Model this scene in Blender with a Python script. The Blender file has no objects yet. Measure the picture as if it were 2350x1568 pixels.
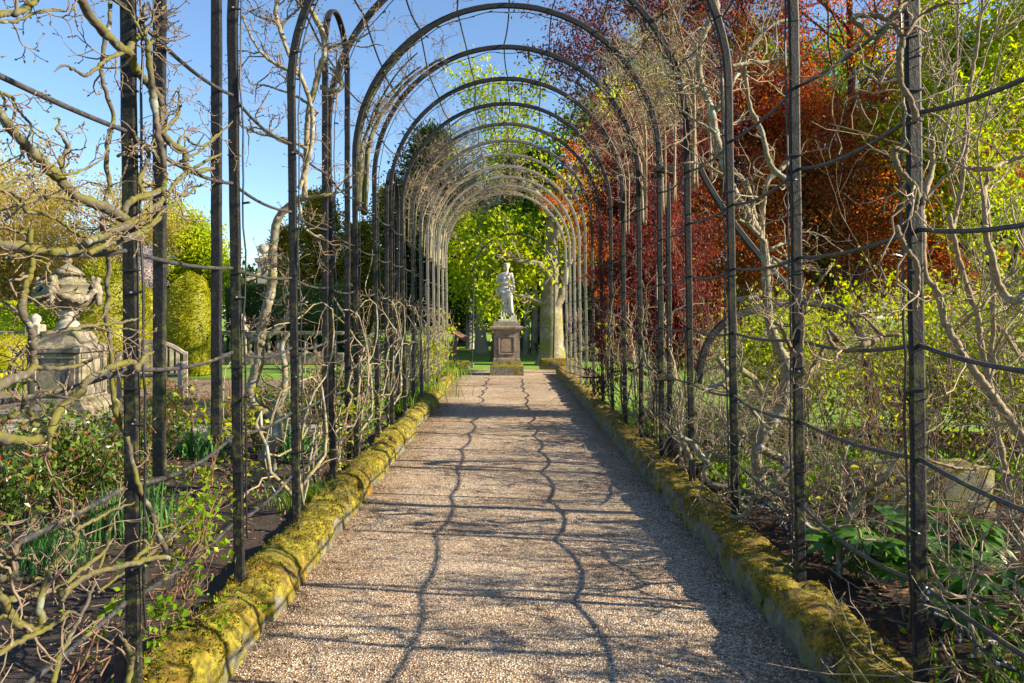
import bpy, bmesh, math, random
import numpy as np
from mathutils import Vector, Matrix

rng = np.random.default_rng(11)
random.seed(11)
SC = bpy.context.scene
COL = SC.collection
R = math.radians

# ------------------------------------------------------------------ camera, sky, sun, exposure
F = 26 / 36 * 2350.0           # focal length in units of a 2350 px wide picture
CX, CY, EYE = 1160.0, 724.0, 1.5
cam_d = bpy.data.cameras.new('camera')
cam_d.lens = 26; cam_d.sensor_width = 36; cam_d.clip_start = 0.05; cam_d.clip_end = 600
cam_d.shift_x = 15 / 2350; cam_d.shift_y = -60 / 2350
cam = bpy.data.objects.new('camera', cam_d); COL.objects.link(cam)
cam.location = (0, 0, EYE); cam.rotation_euler = (R(90), 0, 0)
SC.camera = cam

SUN_EL, SUN_BACK = R(26.5), R(9)      # low sun on the right, a little behind the camera
to_sun = Vector((math.cos(SUN_EL) * math.cos(SUN_BACK), -math.cos(SUN_EL) * math.sin(SUN_BACK), math.sin(SUN_EL)))
world = bpy.data.worlds.new('World'); SC.world = world; world.use_nodes = True
wn = world.node_tree; wn.nodes.clear()
sky = wn.nodes.new('ShaderNodeTexSky'); sky.sky_type = 'NISHITA'; sky.sun_disc = False
sky.sun_elevation = SUN_EL; sky.sun_rotation = R(90) + SUN_BACK
sky.air_density = 1.0; sky.dust_density = 0.1; sky.ozone_density = 4.0
bg = wn.nodes.new('ShaderNodeBackground'); bg.inputs['Strength'].default_value = 0.077
wo = wn.nodes.new('ShaderNodeOutputWorld')
wn.links.new(sky.outputs[0], bg.inputs['Color']); wn.links.new(bg.outputs[0], wo.inputs['Surface'])
sun_d = bpy.data.lights.new('sun', 'SUN'); sun_d.energy = 5.0; sun_d.angle = R(0.5); sun_d.color = (1.0, 0.85, 0.62)
sun = bpy.data.objects.new('sun', sun_d); COL.objects.link(sun)
sun.rotation_euler = to_sun.to_track_quat('Z', 'Y').to_euler()
vs = SC.view_settings
vs.view_transform = 'Standard'; vs.look = 'None'; vs.gamma = 1.0; vs.use_curve_mapping = False
vs.exposure = 1.63
SC.cycles.max_bounces = 5; SC.cycles.diffuse_bounces = 4; SC.cycles.glossy_bounces = 2; SC.cycles.transmission_bounces = 4

# ------------------------------------------------------------------ helpers: pixels to the place
def at(px, py, Y):
    return np.array([(px - CX) / F * Y, Y, EYE - (py - CY) / F * Y])
def ground_y(py, z=0.0):
    return F * (EYE - z) / (py - CY)

# ------------------------------------------------------------------ helpers: noise and meshes
def vnoise(P, seed=0):
    P = np.asarray(P, float)
    i = np.floor(P).astype(np.int64); f = P - i; u = f * f * (3 - 2 * f)
    def h(x, y, z):
        n = (x * 374761393 + y * 668265263 + z * 1440662683 + seed * 974634541) & 0xffffffff
        n = ((n ^ (n >> 13)) * 1274126177) & 0xffffffff
        return ((n ^ (n >> 16)) & 0xffff) / 65535.0
    x, y, z = i[..., 0], i[..., 1], i[..., 2]
    a = [h(x + dx, y + dy, z + dz) for dx in (0, 1) for dy in (0, 1) for dz in (0, 1)]
    ux, uy, uz = u[..., 0], u[..., 1], u[..., 2]
    def l(p, q, t): return p + (q - p) * t
    return l(l(l(a[0], a[1], uz), l(a[2], a[3], uz), uy), l(l(a[4], a[5], uz), l(a[6], a[7], uz), uy), ux)
def fbm(P, seed=0, o=3):
    P = np.asarray(P, float); s = 0; k = 1; t = 0
    for j in range(o):
        s = s + k * vnoise(P * 2 ** j + 13.7 * j, seed + j); t += k; k *= 0.5
    return s / t
def nrm(v):
    v = np.asarray(v, float); return v / np.maximum(np.linalg.norm(v, axis=-1, keepdims=True), 1e-9)

def mk_mesh(name, V, Fs, mat=None, smooth=False, val=None):
    V = np.ascontiguousarray(V, dtype=np.float32).reshape(-1, 3)
    if isinstance(Fs, np.ndarray): Fs = [Fs]
    Fs = [np.asarray(f, dtype=np.int32) for f in Fs if len(f)]
    me = bpy.data.meshes.new(name)
    me.vertices.add(len(V)); me.vertices.foreach_set('co', V.ravel())
    li = np.concatenate([f.ravel() for f in Fs])
    tot = np.concatenate([np.full(len(f), f.shape[1], np.int32) for f in Fs])
    st = np.concatenate([[0], np.cumsum(tot)[:-1]]).astype(np.int32)
    me.loops.add(len(li)); me.loops.foreach_set('vertex_index', li)
    me.polygons.add(len(tot)); me.polygons.foreach_set('loop_start', st)
    try: me.polygons.foreach_set('loop_total', tot)
    except Exception: pass
    me.polygons.foreach_set('use_smooth', np.full(len(tot), smooth, dtype=bool))
    if val is not None:
        a = me.attributes.new('v', 'FLOAT', 'FACE'); a.data.foreach_set('value', np.asarray(val, np.float32))
    me.update(calc_edges=True); me.validate()
    if mat is not None: me.materials.append(mat)
    return me

class Geo:
    """collects vertex/face arrays into one mesh"""
    def __init__(s): s.V = []; s.F = {}; s.n = 0; s.A = {}
    def add(s, V, Fa, val=None):
        V = np.asarray(V, float).reshape(-1, 3); Fa = np.asarray(Fa)
        if len(Fa) == 0: return s
        k = Fa.shape[1]
        s.V.append(V); s.F.setdefault(k, []).append(Fa + s.n); s.n += len(V)
        s.A.setdefault(k, []).append(np.full(len(Fa), 0.5) if val is None else np.broadcast_to(val, len(Fa)))
        return s
    def mesh(s, name, mat, smooth=False):
        ks = sorted(s.F)
        return mk_mesh(name, np.concatenate(s.V), [np.concatenate(s.F[k]) for k in ks], mat, smooth,
                       np.concatenate([np.concatenate(s.A[k]) for k in ks]))
    def box(s, c, d, rz=0.0, val=None, taper=1.0, bev=0.0):
        c = np.asarray(c, float); hx, hy, hz = np.asarray(d, float) / 2
        if bev <= 0:
            v = np.array([[x, y, z] for z in (-1, 1) for y in (-1, 1) for x in (-1, 1)], float)
            v[v[:, 2] > 0, :2] *= taper
            v = v * [hx, hy, hz]
            f = [[0, 2, 3, 1], [4, 5, 7, 6], [0, 1, 5, 4], [2, 6, 7, 3], [0, 4, 6, 2], [1, 3, 7, 5]]
            vv, ff = v, np.array(f)
            ca, sa = math.cos(rz), math.sin(rz)
            vv = np.stack([vv[:, 0] * ca - vv[:, 1] * sa, vv[:, 0] * sa + vv[:, 1] * ca, vv[:, 2]], 1)
            return s.add(vv + c, ff, val)
        b = min(bev, hx * .9, hy * .9, hz * .9)
        rings = []
        for z, ins in ((-hz, b), (-hz + b, 0), (hz - b, 0), (hz, b)):
            k = taper if z > 0 else 1.0
            x, y = (hx - ins) * k, (hy - ins) * k
            e = b * 0.6
            rings.append([[-x + e, -y, z], [x - e, -y, z], [x, -y + e, z], [x, y - e, z], [x - e, y, z], [-x + e, y, z], [-x, y - e, z], [-x, -y + e, z]])
        vv = np.array(rings).reshape(-1, 3)
        ca, sa = math.cos(rz), math.sin(rz)
        vv = np.stack([vv[:, 0] * ca - vv[:, 1] * sa, vv[:, 0] * sa + vv[:, 1] * ca, vv[:, 2]], 1)
        q = [[r * 8 + i, r * 8 + (i + 1) % 8, (r + 1) * 8 + (i + 1) % 8, (r + 1) * 8 + i] for r in range(3) for i in range(8)]
        n0 = s.n
        s.add(vv + c, np.array(q), val)
        s.F.setdefault(8, []).append(np.array([[7, 6, 5, 4, 3, 2, 1, 0], [24, 25, 26, 27, 28, 29, 30, 31]]) + n0)
        s.A.setdefault(8, []).append(np.full(2, 0.5 if val is None else val))
        return s
    def lathe(s, prof, c=(0, 0, 0), n=24, fn=None, square=False):
        prof = np.asarray(prof, float); k = len(prof)
        a = np.linspace(0, 2 * math.pi, n, endpoint=False)
        rr = np.repeat(prof[:, 0][:, None], n, 1)
        if fn is not None: rr = fn(rr, a[None, :], prof[:, 1][:, None])
        V = np.stack([rr * np.cos(a), rr * np.sin(a), np.repeat(prof[:, 1][:, None], n, 1)], -1).reshape(-1, 3) + np.asarray(c, float)
        q = [[r * n + i, r * n + (i + 1) % n, (r + 1) * n + (i + 1) % n, (r + 1) * n + i] for r in range(k - 1) for i in range(n)]
        return s.add(V, np.array(q))
    def sq_lathe(s, prof, c=(0, 0, 0)):
        """square-plan moulding: profile of half-widths and heights"""
        prof = np.asarray(prof, float)
        V = []
        for w, z in prof: V += [[-w, -w, z], [w, -w, z], [w, w, z], [-w, w, z]]
        V = np.array(V) + np.asarray(c, float); k = len(prof)
        q = [[r * 4 + i, r * 4 + (i + 1) % 4, (r + 1) * 4 + (i + 1) % 4, (r + 1) * 4 + i] for r in range(k - 1) for i in range(4)]
        q += [[3, 2, 1, 0], [4 * k - 4, 4 * k - 3, 4 * k - 2, 4 * k - 1]]
        return s.add(V, np.array(q))

def tubes(P, Rr, sides=5, g=None, val=None, cap=False, rough=0.0):
    """P (M,K,3) centre lines, Rr (M,K) radii"""
    P = np.asarray(P, float); Rr = np.asarray(Rr, float)
    if P.ndim == 2: P = P[None]; Rr = Rr[None]
    M, K, _ = P.shape
    T = np.empty_like(P); T[:, 1:-1] = P[:, 2:] - P[:, :-2]; T[:, 0] = P[:, 1] - P[:, 0]; T[:, -1] = P[:, -1] - P[:, -2]
    T = nrm(T)
    n = np.cross(T[:, 0], np.array([0.31, 0.83, 0.47])); n = nrm(n + 1e-6)
    N = np.empty_like(P)
    for k in range(K):
        n = n - (n * T[:, k]).sum(-1, keepdims=True) * T[:, k]; n = nrm(n); N[:, k] = n
    B = np.cross(T, N)
    a = np.linspace(0, 2 * math.pi, sides, endpoint=False)
    V = P[:, :, None] + Rr[:, :, None, None] * (N[:, :, None] * np.cos(a)[None, None, :, None] + B[:, :, None] * np.sin(a)[None, None, :, None])
    if rough:
        dv = V - P[:, :, None]; V = P[:, :, None] + dv * (1 + rough * 2 * (fbm(V * 55, 17, 3) - 0.5) + rough * 1.2 * np.clip(vnoise(V * 16, 5) - 0.68, 0, 1) * 4)[..., None]
    idx = np.arange(M * K * sides).reshape(M, K, sides)
    nx = np.roll(idx, -1, 2)
    q = np.stack([idx[:, :-1], nx[:, :-1], nx[:, 1:], idx[:, 1:]], -1).reshape(-1, 4)
    if g is None: g = Geo()
    vv = None
    if val is not None: vv = np.repeat(np.broadcast_to(val, M), (K - 1) * sides)
    g.add(V.reshape(-1, 3), q, vv)
    if cap:
        n0 = g.n - M * K * sides
        for m in range(M):
            for k, rev in ((0, True), (K - 1, False)):
                f = [n0 + idx[m, k, j] for j in range(sides)]
                if rev: f = f[::-1]
                g.F.setdefault(sides, []).append(np.array([f])); g.A.setdefault(sides, []).append(np.array([0.5]))
    return g

def resample(pts, n, jit=0.0):
    """smooth curve through the points (Catmull-Rom), n samples"""
    p = np.asarray(pts, float)
    if len(p) == 2: p = np.stack([p[0], (p[0] + p[1]) / 2, p[1]])
    e = np.concatenate([[2 * p[0] - p[1]], p, [2 * p[-1] - p[-2]]])
    t = np.linspace(0, len(p) - 1 - 1e-6, n); i = t.astype(int); f = (t - i)[:, None]
    a, b, c, d = e[i], e[i + 1], e[i + 2], e[i + 3]
    o = 0.5 * (2 * b + (c - a) * f + (2 * a - 5 * b + 4 * c - d) * f ** 2 + (3 * b - a - 3 * c + d) * f ** 3)
    if jit: o[1:-1] += rng.normal(0, jit, (n - 2, o.shape[1]))
    return o

def kids(P, Rr, n, K, L, ang=(0.5, 1.1), up=0.0, wig=0.25, rf=(0.4, 0.7), t=(0.15, 1.0), taper=0.35, flat=None, rmin=0.0012):
    """n side shoots on each parent (M,K0,3) -> (M*n,K,3)"""
    M, K0, _ = P.shape
    pi = np.repeat(np.arange(M), n); N = len(pi)
    tt = rng.uniform(t[0], t[1], N) * (K0 - 1); i = np.minimum(tt.astype(int), K0 - 2); f = (tt - i)
    pos = P[pi, i] * (1 - f)[:, None] + P[pi, i + 1] * f[:, None]
    tan = nrm(P[pi, i + 1] - P[pi, i])
    rad = Rr[pi, i] * (1 - f) + Rr[pi, i + 1] * f
    rp = rng.normal(size=(N, 3)); rp = nrm(rp - (rp * tan).sum(-1, keepdims=True) * tan)
    an = rng.uniform(ang[0], ang[1], N)[:, None]
    d = tan * np.cos(an) + rp * np.sin(an) + np.array([0, 0, up])
    if flat is not None: d = d * np.asarray(flat)
    d = nrm(d)
    ln = rng.uniform(L[0], L[1], N)
    Q = np.empty((N, K, 3)); Q[:, 0] = pos
    for k in range(1, K):
        Q[:, k] = Q[:, k - 1] + d * (ln / (K - 1))[:, None]
        d = d + rng.normal(0, wig, (N, 3)) + np.array([0, 0, up * 0.35])
        if flat is not None: d = d * np.asarray(flat)
        d = nrm(d)
    r0 = np.maximum(rad * rng.uniform(rf[0], rf[1], N), rmin)
    Rk = r0[:, None] * np.linspace(1, taper, K)[None]
    return Q, np.maximum(Rk, rmin * 0.7)

def leaves(C, size, g=None, asp=0.5, D=None, droop=0.0, spread=1.0, fold=0.18, val=None, sv=0.35):
    """folded four-cornered leaves at points C; D preferred direction"""
    C = np.asarray(C, float); N = len(C)
    d = rng.normal(size=(N, 3)) * spread
    if D is not None: d = d + D
    d[:, 2] -= droop
    d = nrm(d)
    w = rng.normal(size=(N, 3)); w[:, 2] *= 0.5
    w = nrm(np.cross(d, np.cross(w, d))); u = np.cross(d, w)
    s = size * (1 + rng.uniform(-sv, sv, N))[:, None]
    mid = C + d * s * 0.45
    V = np.stack([C, mid + w * s * asp * 0.5 + u * s * fold, C + d * s, mid - w * s * asp * 0.5 + u * s * fold], 1)
    idx = np.arange(N * 4).reshape(N, 4)
    if g is None: g = Geo()
    return g.add(V.reshape(-1, 3), idx, rng.random(N) if val is None else val)

def octas(C, D, L, W, g=None, val=None):
    """small spindle buds"""
    C = np.asarray(C, float); N = len(C); D = nrm(D)
    a = nrm(np.cross(D, [0.3, 0.5, 0.81])); b = np.cross(D, a)
    L = np.broadcast_to(L, N)[:, None]; W = np.broadcast_to(W, N)[:, None]
    m = C + D * L * 0.4
    V = np.stack([C, m + a * W, m + b * W, m - a * W, m - b * W, C + D * L], 1)
    base = np.arange(N)[:, None, None] * 6
    f = np.array([[0, 2, 1], [0, 3, 2], [0, 4, 3], [0, 1, 4], [5, 1, 2], [5, 2, 3], [5, 3, 4], [5, 4, 1]])[None]
    if g is None: g = Geo()
    return g.add(V.reshape(-1, 3), (base + f).reshape(-1, 3), None if val is None else np.repeat(val, 8))

def blades(C, L, W, g=None, lean=0.5, segs=3, D=None):
    """arching grass-like blades"""
    C = np.asarray(C, float); N = len(C)
    a = rng.uniform(0, 2 * math.pi, N); h = np.stack([np.cos(a), np.sin(a), np.zeros(N)], 1)
    if D is not None: h = nrm(h + D)
    w = np.stack([-h[:, 1], h[:, 0], np.zeros(N)], 1)
    L = L * rng.uniform(0.6, 1.2, N); le = lean * rng.uniform(0.3, 1.3, N)
    rows = []
    for k in range(segs + 1):
        t = k / segs
        c = C + h * (le * L * t * t)[:, None] + np.array([0, 0, 1]) * (L * (t - 0.35 * le * t * t))[:, None]
        ww = W * (1 - t ** 2) * (0.5 + 0.5 * (k > 0)) + 0.0004
        rows += [c - w * ww / 2, c + w * ww / 2]
    V = np.stack(rows, 1); nv = 2 * (segs + 1)
    base = np.arange(N)[:, None, None] * nv
    f = np.array([[2 * k, 2 * k + 1, 2 * k + 3, 2 * k + 2] for k in range(segs)])[None]
    if g is None: g = Geo()
    return g.add(V.reshape(-1, 3), (base + f).reshape(-1, 4), np.repeat(rng.random(N), segs))

def sweep_rect(pts, B, w, d, wob=0.0, seed=0, caps=True):
    """rectangular bar with small chamfers swept along pts; d is its size along B, w across"""
    P = np.asarray(pts, float); K = len(P); B = nrm(np.asarray(B, float))
    T = np.empty_like(P); T[1:-1] = P[2:] - P[:-2]; T[0] = P[1] - P[0]; T[-1] = P[-1] - P[-2]; T = nrm(T)
    N = nrm(np.cross(T, B)); c = 0.14
    prof = np.array([[-1, -1 + c * 2], [-1 + c * 2, -1], [1 - c * 2, -1], [1, -1 + c * 2], [1, 1 - c * 2], [1 - c * 2, 1], [-1 + c * 2, 1], [-1, 1 - c * 2]])
    V = P[:, None] + N[:, None] * (prof[:, 0] * w / 2)[None, :, None] + B * (prof[:, 1] * d / 2)[None, :, None]
    if wob:
        V = V + (np.stack([fbm(V * 9, seed + j, 2) for j in range(3)], -1) - 0.5) * 2 * wob
    idx = np.arange(K * 8).reshape(K, 8); nx = np.roll(idx, -1, 1)
    q = np.stack([idx[:-1], nx[:-1], nx[1:], idx[1:]], -1).reshape(-1, 4)
    g = Geo(); g.add(V.reshape(-1, 3), q)
    if caps:
        g.F[8] = [np.array([idx[0][::-1], idx[-1]])]; g.A[8] = [np.array([.5, .5])]
    return g

# ------------------------------------------------------------------ helpers: objects
def thing(name, label, cat, loc=(0, 0, 0), group=None, rz=0.0):
    o = bpy.data.objects.new(name, None); COL.objects.link(o)
    o.location = tuple(float(x) for x in loc); o.rotation_euler = (0, 0, rz)
    o.empty_display_size = 0.1
    o['label'] = label; o['category'] = cat
    if group: o['group'] = group
    return o
def part(name, me, parent, kind=None, local=False, label=None):
    """link a mesh as a part; meshes are in world space unless local"""
    o = bpy.data.objects.new(name, me); COL.objects.link(o); o.parent = parent
    if not local and parent is not None:
        pl = parent.location.copy(); q = parent.parent
        while q is not None: pl = pl + q.location; q = q.parent
        o.location = -pl
    if kind: o['kind'] = kind
    if label: o['label'] = label
    return o
def struct(name, me):
    o = bpy.data.objects.new(name, me); COL.objects.link(o); o['kind'] = 'structure'; return o
def stuff(name, me, label, cat):
    o = bpy.data.objects.new(name, me); COL.objects.link(o); o['kind'] = 'stuff'; o['label'] = label; o['category'] = cat; return o
def copy_tree(o, parent=None):
    c = o.copy(); COL.objects.link(c); c.parent = parent
    for ch in list(o.children): copy_tree(ch, c)
    return c
ORD = ['first', 'second', 'third', 'fourth', 'fifth', 'sixth', 'seventh', 'eighth', 'ninth', 'tenth', 'eleventh', 'twelfth',
       'thirteenth', 'fourteenth', 'fifteenth', 'sixteenth']

# ------------------------------------------------------------------ materials
def mat(name):
    m = bpy.data.materials.new(name); m.use_nodes = True; nt = m.node_tree
    b = nt.nodes['Principled BSDF']; b.inputs['Roughness'].default_value = 0.8
    return m, nt, b
def nd(nt, typ, **kw):
    n = nt.nodes.new(typ)
    for k, v in kw.items():
        if k in n.inputs.keys(): n.inputs[k].default_value = v
        else: setattr(n, k, v)
    return n
def ramp(nt, fac, stops, interp='LINEAR'):
    r = nt.nodes.new('ShaderNodeValToRGB'); r.color_ramp.interpolation = interp
    e = r.color_ramp.elements
    while len(e) > 1: e.remove(e[0])
    e[0].position, e[0].color = stops[0][0], (*stops[0][1], 1)
    for p, c in stops[1:]:
        x = e.new(p); x.color = (*c, 1)
    nt.links.new(fac, r.inputs[0]); return r.outputs[0]
def fr(nt, fac, a, b):
    n = nd(nt, 'ShaderNodeMapRange'); n.inputs['From Min'].default_value = a; n.inputs['From Max'].default_value = b
    nt.links.new(fac, n.inputs['Value']); return n.outputs[0]
def mixc(nt, fac, a, b, typ='MIX'):
    n = nt.nodes.new('ShaderNodeMix'); n.data_type = 'RGBA'; n.blend_type = typ
    for s, v in ((0, fac), (6, a), (7, b)):
        if isinstance(v, (int, float)): n.inputs[s].default_value = v
        elif isinstance(v, tuple): n.inputs[s].default_value = (*v, 1)
        else: nt.links.new(v, n.inputs[s])
    return n.outputs[2]
def math_n(nt, op, a, b=None):
    n = nt.nodes.new('ShaderNodeMath'); n.operation = op
    for s, v in ((0, a), (1, b)):
        if v is None: continue
        if isinstance(v, (int, float)): n.inputs[s].default_value = v
        else: nt.links.new(v, n.inputs[s])
    return n.outputs[0]
def noise_n(nt, vec, scale, detail=3, rough=0.55):
    n = nd(nt, 'ShaderNodeTexNoise', Scale=scale, Detail=detail, Roughness=rough)
    nt.links.new(vec, n.inputs['Vector']); return n.outputs['Fac']
def pos(nt):
    return nt.nodes.new('ShaderNodeNewGeometry').outputs['Position']
def bump(nt, b, h, strength=0.5, dist=0.01):
    n = nd(nt, 'ShaderNodeBump', Strength=strength, Distance=dist)
    nt.links.new(h, n.inputs['Height']); nt.links.new(n.outputs[0], b.inputs['Normal'])
def upness(nt):
    s = nt.nodes.new('ShaderNodeSeparateXYZ'); nt.links.new(nt.nodes.new('ShaderNodeNewGeometry').outputs['Normal'], s.inputs[0]); return s.outputs[2]

def leaf_mat(name, stops, trans=0.5, rough=0.45, tint=1.35, clump=0.6):
    m, nt, b = mat(name)
    a = nd(nt, 'ShaderNodeAttribute', attribute_name='v')
    n = noise_n(nt, pos(nt), clump, 2)
    f = math_n(nt, 'ADD', math_n(nt, 'MULTIPLY', a.outputs['Fac'], 0.6), math_n(nt, 'MULTIPLY', fr(nt, n, 0.3, 0.7), 0.4))
    c = ramp(nt, f, stops)
    nt.links.new(c, b.inputs['Base Color']); b.inputs['Roughness'].default_value = rough; b.inputs['Specular IOR Level'].default_value = 0.5 if rough < 0.4 else 0.15
    t = nt.nodes.new('ShaderNodeBsdfTranslucent')
    g = nd(nt, 'ShaderNodeHueSaturation'); g.inputs['Value'].default_value = tint; g.inputs['Saturation'].default_value = 1.1
    nt.links.new(c, g.inputs['Color']); nt.links.new(g.outputs[0], t.inputs['Color'])
    mx = nt.nodes.new('ShaderNodeMixShader'); mx.inputs[0].default_value = trans
    nt.links.new(b.outputs[0], mx.inputs[1]); nt.links.new(t.outputs[0], mx.inputs[2])
    nt.links.new(mx.outputs[0], nt.nodes['Material Output'].inputs['Surface'])
    return m

def simple(name, stops, scale=20, rough=0.8, bs=0.3, bd=0.005, detail=4):
    m, nt, b = mat(name); p = pos(nt); n = noise_n(nt, p, scale, detail, 0.6)
    nt.links.new(ramp(nt, n, stops), b.inputs['Base Color']); b.inputs['Roughness'].default_value = rough
    if bs: bump(nt, b, n, bs, bd)
    return m

# gravel: rounded chippings of mixed tan, white, grey and brown
def make_gravel():
    m, nt, b = mat('gravel'); p = pos(nt)
    v = nd(nt, 'ShaderNodeTexVoronoi', Scale=95.0); nt.links.new(p, v.inputs['Vector'])
    s = nt.nodes.new('ShaderNodeSeparateColor'); nt.links.new(v.outputs['Color'], s.inputs[0])
    c = ramp(nt, s.outputs[0], [(0.0, (0.13, 0.09, 0.06)), (0.2, (0.36, 0.27, 0.18)), (0.45, (0.58, 0.46, 0.32)), (0.65, (0.46, 0.39, 0.31)), (0.82, (0.72, 0.61, 0.46)), (1.0, (0.82, 0.76, 0.65))])
    big = noise_n(nt, p, 1.3, 4)
    c = mixc(nt, fr(nt, big, 0.38, 0.72), c, mixc(nt, 1.0, c, (0.70, 0.62, 0.55), 'MULTIPLY'))
    fine = noise_n(nt, p, 9, 3)
    c = mixc(nt, fr(nt, fine, 0.60, 0.78), c, mixc(nt, 1.0, c, (0.66, 0.56, 0.48), 'MULTIPLY'))
    xs = nt.nodes.new('ShaderNodeSeparateXYZ'); nt.links.new(p, xs.inputs[0])
    ed = fr(nt, math_n(nt, 'ADD', math_n(nt, 'ABSOLUTE', math_n(nt, 'SUBTRACT', xs.outputs[0], 0.07)), math_n(nt, 'MULTIPLY', noise_n(nt, p, 3.5, 4, 0.65), 0.7)), 1.25, 1.6)
    c = mixc(nt, math_n(nt, 'MULTIPLY', ed, 0.75), c, mixc(nt, 1.0, c, (0.5, 0.44, 0.36), 'MULTIPLY'))
    sh = fr(nt, v.outputs['Distance'], 0.0, 0.62)
    edge = mixc(nt, math_n(nt, 'POWER', sh, 3.0), c, mixc(nt, 1.0, c, (0.5, 0.44, 0.38), 'MULTIPLY'))
    nt.links.new(edge, b.inputs['Base Color']); b.inputs['Roughness'].default_value = 0.85
    h = math_n(nt, 'ADD', math_n(nt, 'SUBTRACT', 1.0, sh), math_n(nt, 'MULTIPLY', s.outputs[1], 0.9))
    bump(nt, b, h, 0.9, 0.006); return m
def make_pebble():
    m, nt, b = mat('pebble'); a = nd(nt, 'ShaderNodeAttribute', attribute_name='v')
    nt.links.new(ramp(nt, a.outputs['Fac'], [(0, (0.14, 0.10, 0.08)), (0.3, (0.42, 0.30, 0.21)), (0.6, (0.55, 0.44, 0.34)), (0.8, (0.42, 0.39, 0.37)), (1, (0.78, 0.73, 0.66))]), b.inputs['Base Color'])
    b.inputs['Roughness'].default_value = 0.7; return m
def make_moss_stone(moss_lo, moss_hi, cover, name):
    m, nt, b = mat(name); p = pos(nt); up = upness(nt)
    st = ramp(nt, noise_n(nt, p, 14, 5), [(0.3, (0.055, 0.052, 0.04)), (0.5, (0.125, 0.12, 0.09)), (0.7, (0.22, 0.205, 0.17))])
    st = mixc(nt, fr(nt, noise_n(nt, p, 5, 3), 0.44, 0.6), st, (0.15, 0.165, 0.045))
    mo = ramp(nt, noise_n(nt, p, 26, 5, 0.7), [(0.28, (0.07, 0.05, 0.012)), (0.42, moss_lo), (0.62, moss_hi), (0.8, (moss_hi[0] * 1.25, moss_hi[1] * 1.2, moss_hi[2]))])
    br = noise_n(nt, p, 3.2, 3)
    mo = mixc(nt, fr(nt, br, 0.5, 0.72), mo, mixc(nt, 1.0, mo, (1.0, 0.66, 0.5), 'MULTIPLY'))
    mo = mixc(nt, fr(nt, noise_n(nt, p, 8, 5, 0.75), 0.50, 0.62), mo, (0.06, 0.042, 0.010))
    f = math_n(nt, 'ADD', math_n(nt, 'MULTIPLY', up, 0.42), math_n(nt, 'MULTIPLY', noise_n(nt, p, 5, 5, 0.7), 1.25))
    k = fr(nt, f, cover, cover + 0.1)
    nt.links.new(mixc(nt, k, st, mo), b.inputs['Base Color']); b.inputs['Roughness'].default_value = 0.95
    h = math_n(nt, 'ADD', noise_n(nt, p, 70, 4, 0.75), math_n(nt, 'MULTIPLY', k, 0.6))
    bump(nt, b, h, 0.8, 0.012); return m
def make_iron():
    m, nt, b = mat('weathered_black_post'); p = pos(nt)
    mp = nd(nt, 'ShaderNodeMapping'); mp.inputs['Scale'].default_value = (1, 1, 0.7); nt.links.new(p, mp.inputs[0])
    n = noise_n(nt, mp.outputs[0], 80, 4, 0.7); n2 = noise_n(nt, p, 4.0, 4)
    c = ramp(nt, n, [(0.3, (0.005, 0.005, 0.007)), (0.5, (0.011, 0.011, 0.014)), (0.75, (0.030, 0.029, 0.033))])
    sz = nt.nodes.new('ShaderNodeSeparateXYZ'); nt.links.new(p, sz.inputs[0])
    gy = fr(nt, sz.outputs[1], 10.5, 14.5)     # sunlit grey of the far arches, painted in by distance
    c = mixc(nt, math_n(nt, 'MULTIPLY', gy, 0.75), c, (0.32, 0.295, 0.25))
    low = fr(nt, sz.outputs[2], 2.6, 0.3)
    k = math_n(nt, 'MULTIPLY', fr(nt, math_n(nt, 'ADD', noise_n(nt, p, 24, 5, 0.7), math_n(nt, 'MULTIPLY', n2, 0.5)), 0.76, 0.92), math_n(nt, 'ADD', math_n(nt, 'MULTIPLY', low, 0.75), 0.08))
    c = mixc(nt, k, c, (0.10, 0.105, 0.02))
    nt.links.new(c, b.inputs['Base Color']); b.inputs['Roughness'].default_value = 0.62; b.inputs['Specular IOR Level'].default_value = 0.3
    bump(nt, b, n, 0.7, 0.004); return m
def make_rod():
    m, nt, b = mat('black_rod'); p = pos(nt); n = noise_n(nt, p, 60, 3)
    c = ramp(nt, n, [(0.35, (0.018, 0.018, 0.022)), (0.7, (0.06, 0.058, 0.062))])
    k = fr(nt, math_n(nt, 'ADD', noise_n(nt, p, 9, 4, 0.7), math_n(nt, 'MULTIPLY', upness(nt), 0.12)), 0.62, 0.72)
    c = mixc(nt, k, c, (0.12, 0.12, 0.025))
    nt.links.new(c, b.inputs['Base Color']); b.inputs['Roughness'].default_value = 0.5; bump(nt, b, n, 0.5, 0.003); return m
def make_bark(name, base, moss=0.55, lichen=0.6, mossc=(0.19, 0.17, 0.02), lic=(0.30, 0.33, 0.28), scale=1.0):
    m, nt, b = mat(name); p = pos(nt)
    n = noise_n(nt, p, 45 * scale, 4, 0.65)
    c = ramp(nt, n, [(0.3, tuple(x * 0.5 for x in base)), (0.55, base), (0.8, tuple(min(1, x * 1.5) for x in base))])
    c = mixc(nt, fr(nt, noise_n(nt, p, 11 * scale, 4, 0.7), lichen, lichen + 0.1), c, lic)
    k = fr(nt, math_n(nt, 'ADD', noise_n(nt, p, 6 * scale, 4, 0.6), math_n(nt, 'MULTIPLY', upness(nt), 0.13)), moss, moss + 0.12)
    c = mixc(nt, k, c, mixc(nt, fr(nt, n, 0.3, 0.7), tuple(x * 0.55 for x in mossc), mossc))
    nt.links.new(c, b.inputs['Base Color']); b.inputs['Roughness'].default_value = 0.85; bump(nt, b, n, 0.7, 0.004); return m
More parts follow.
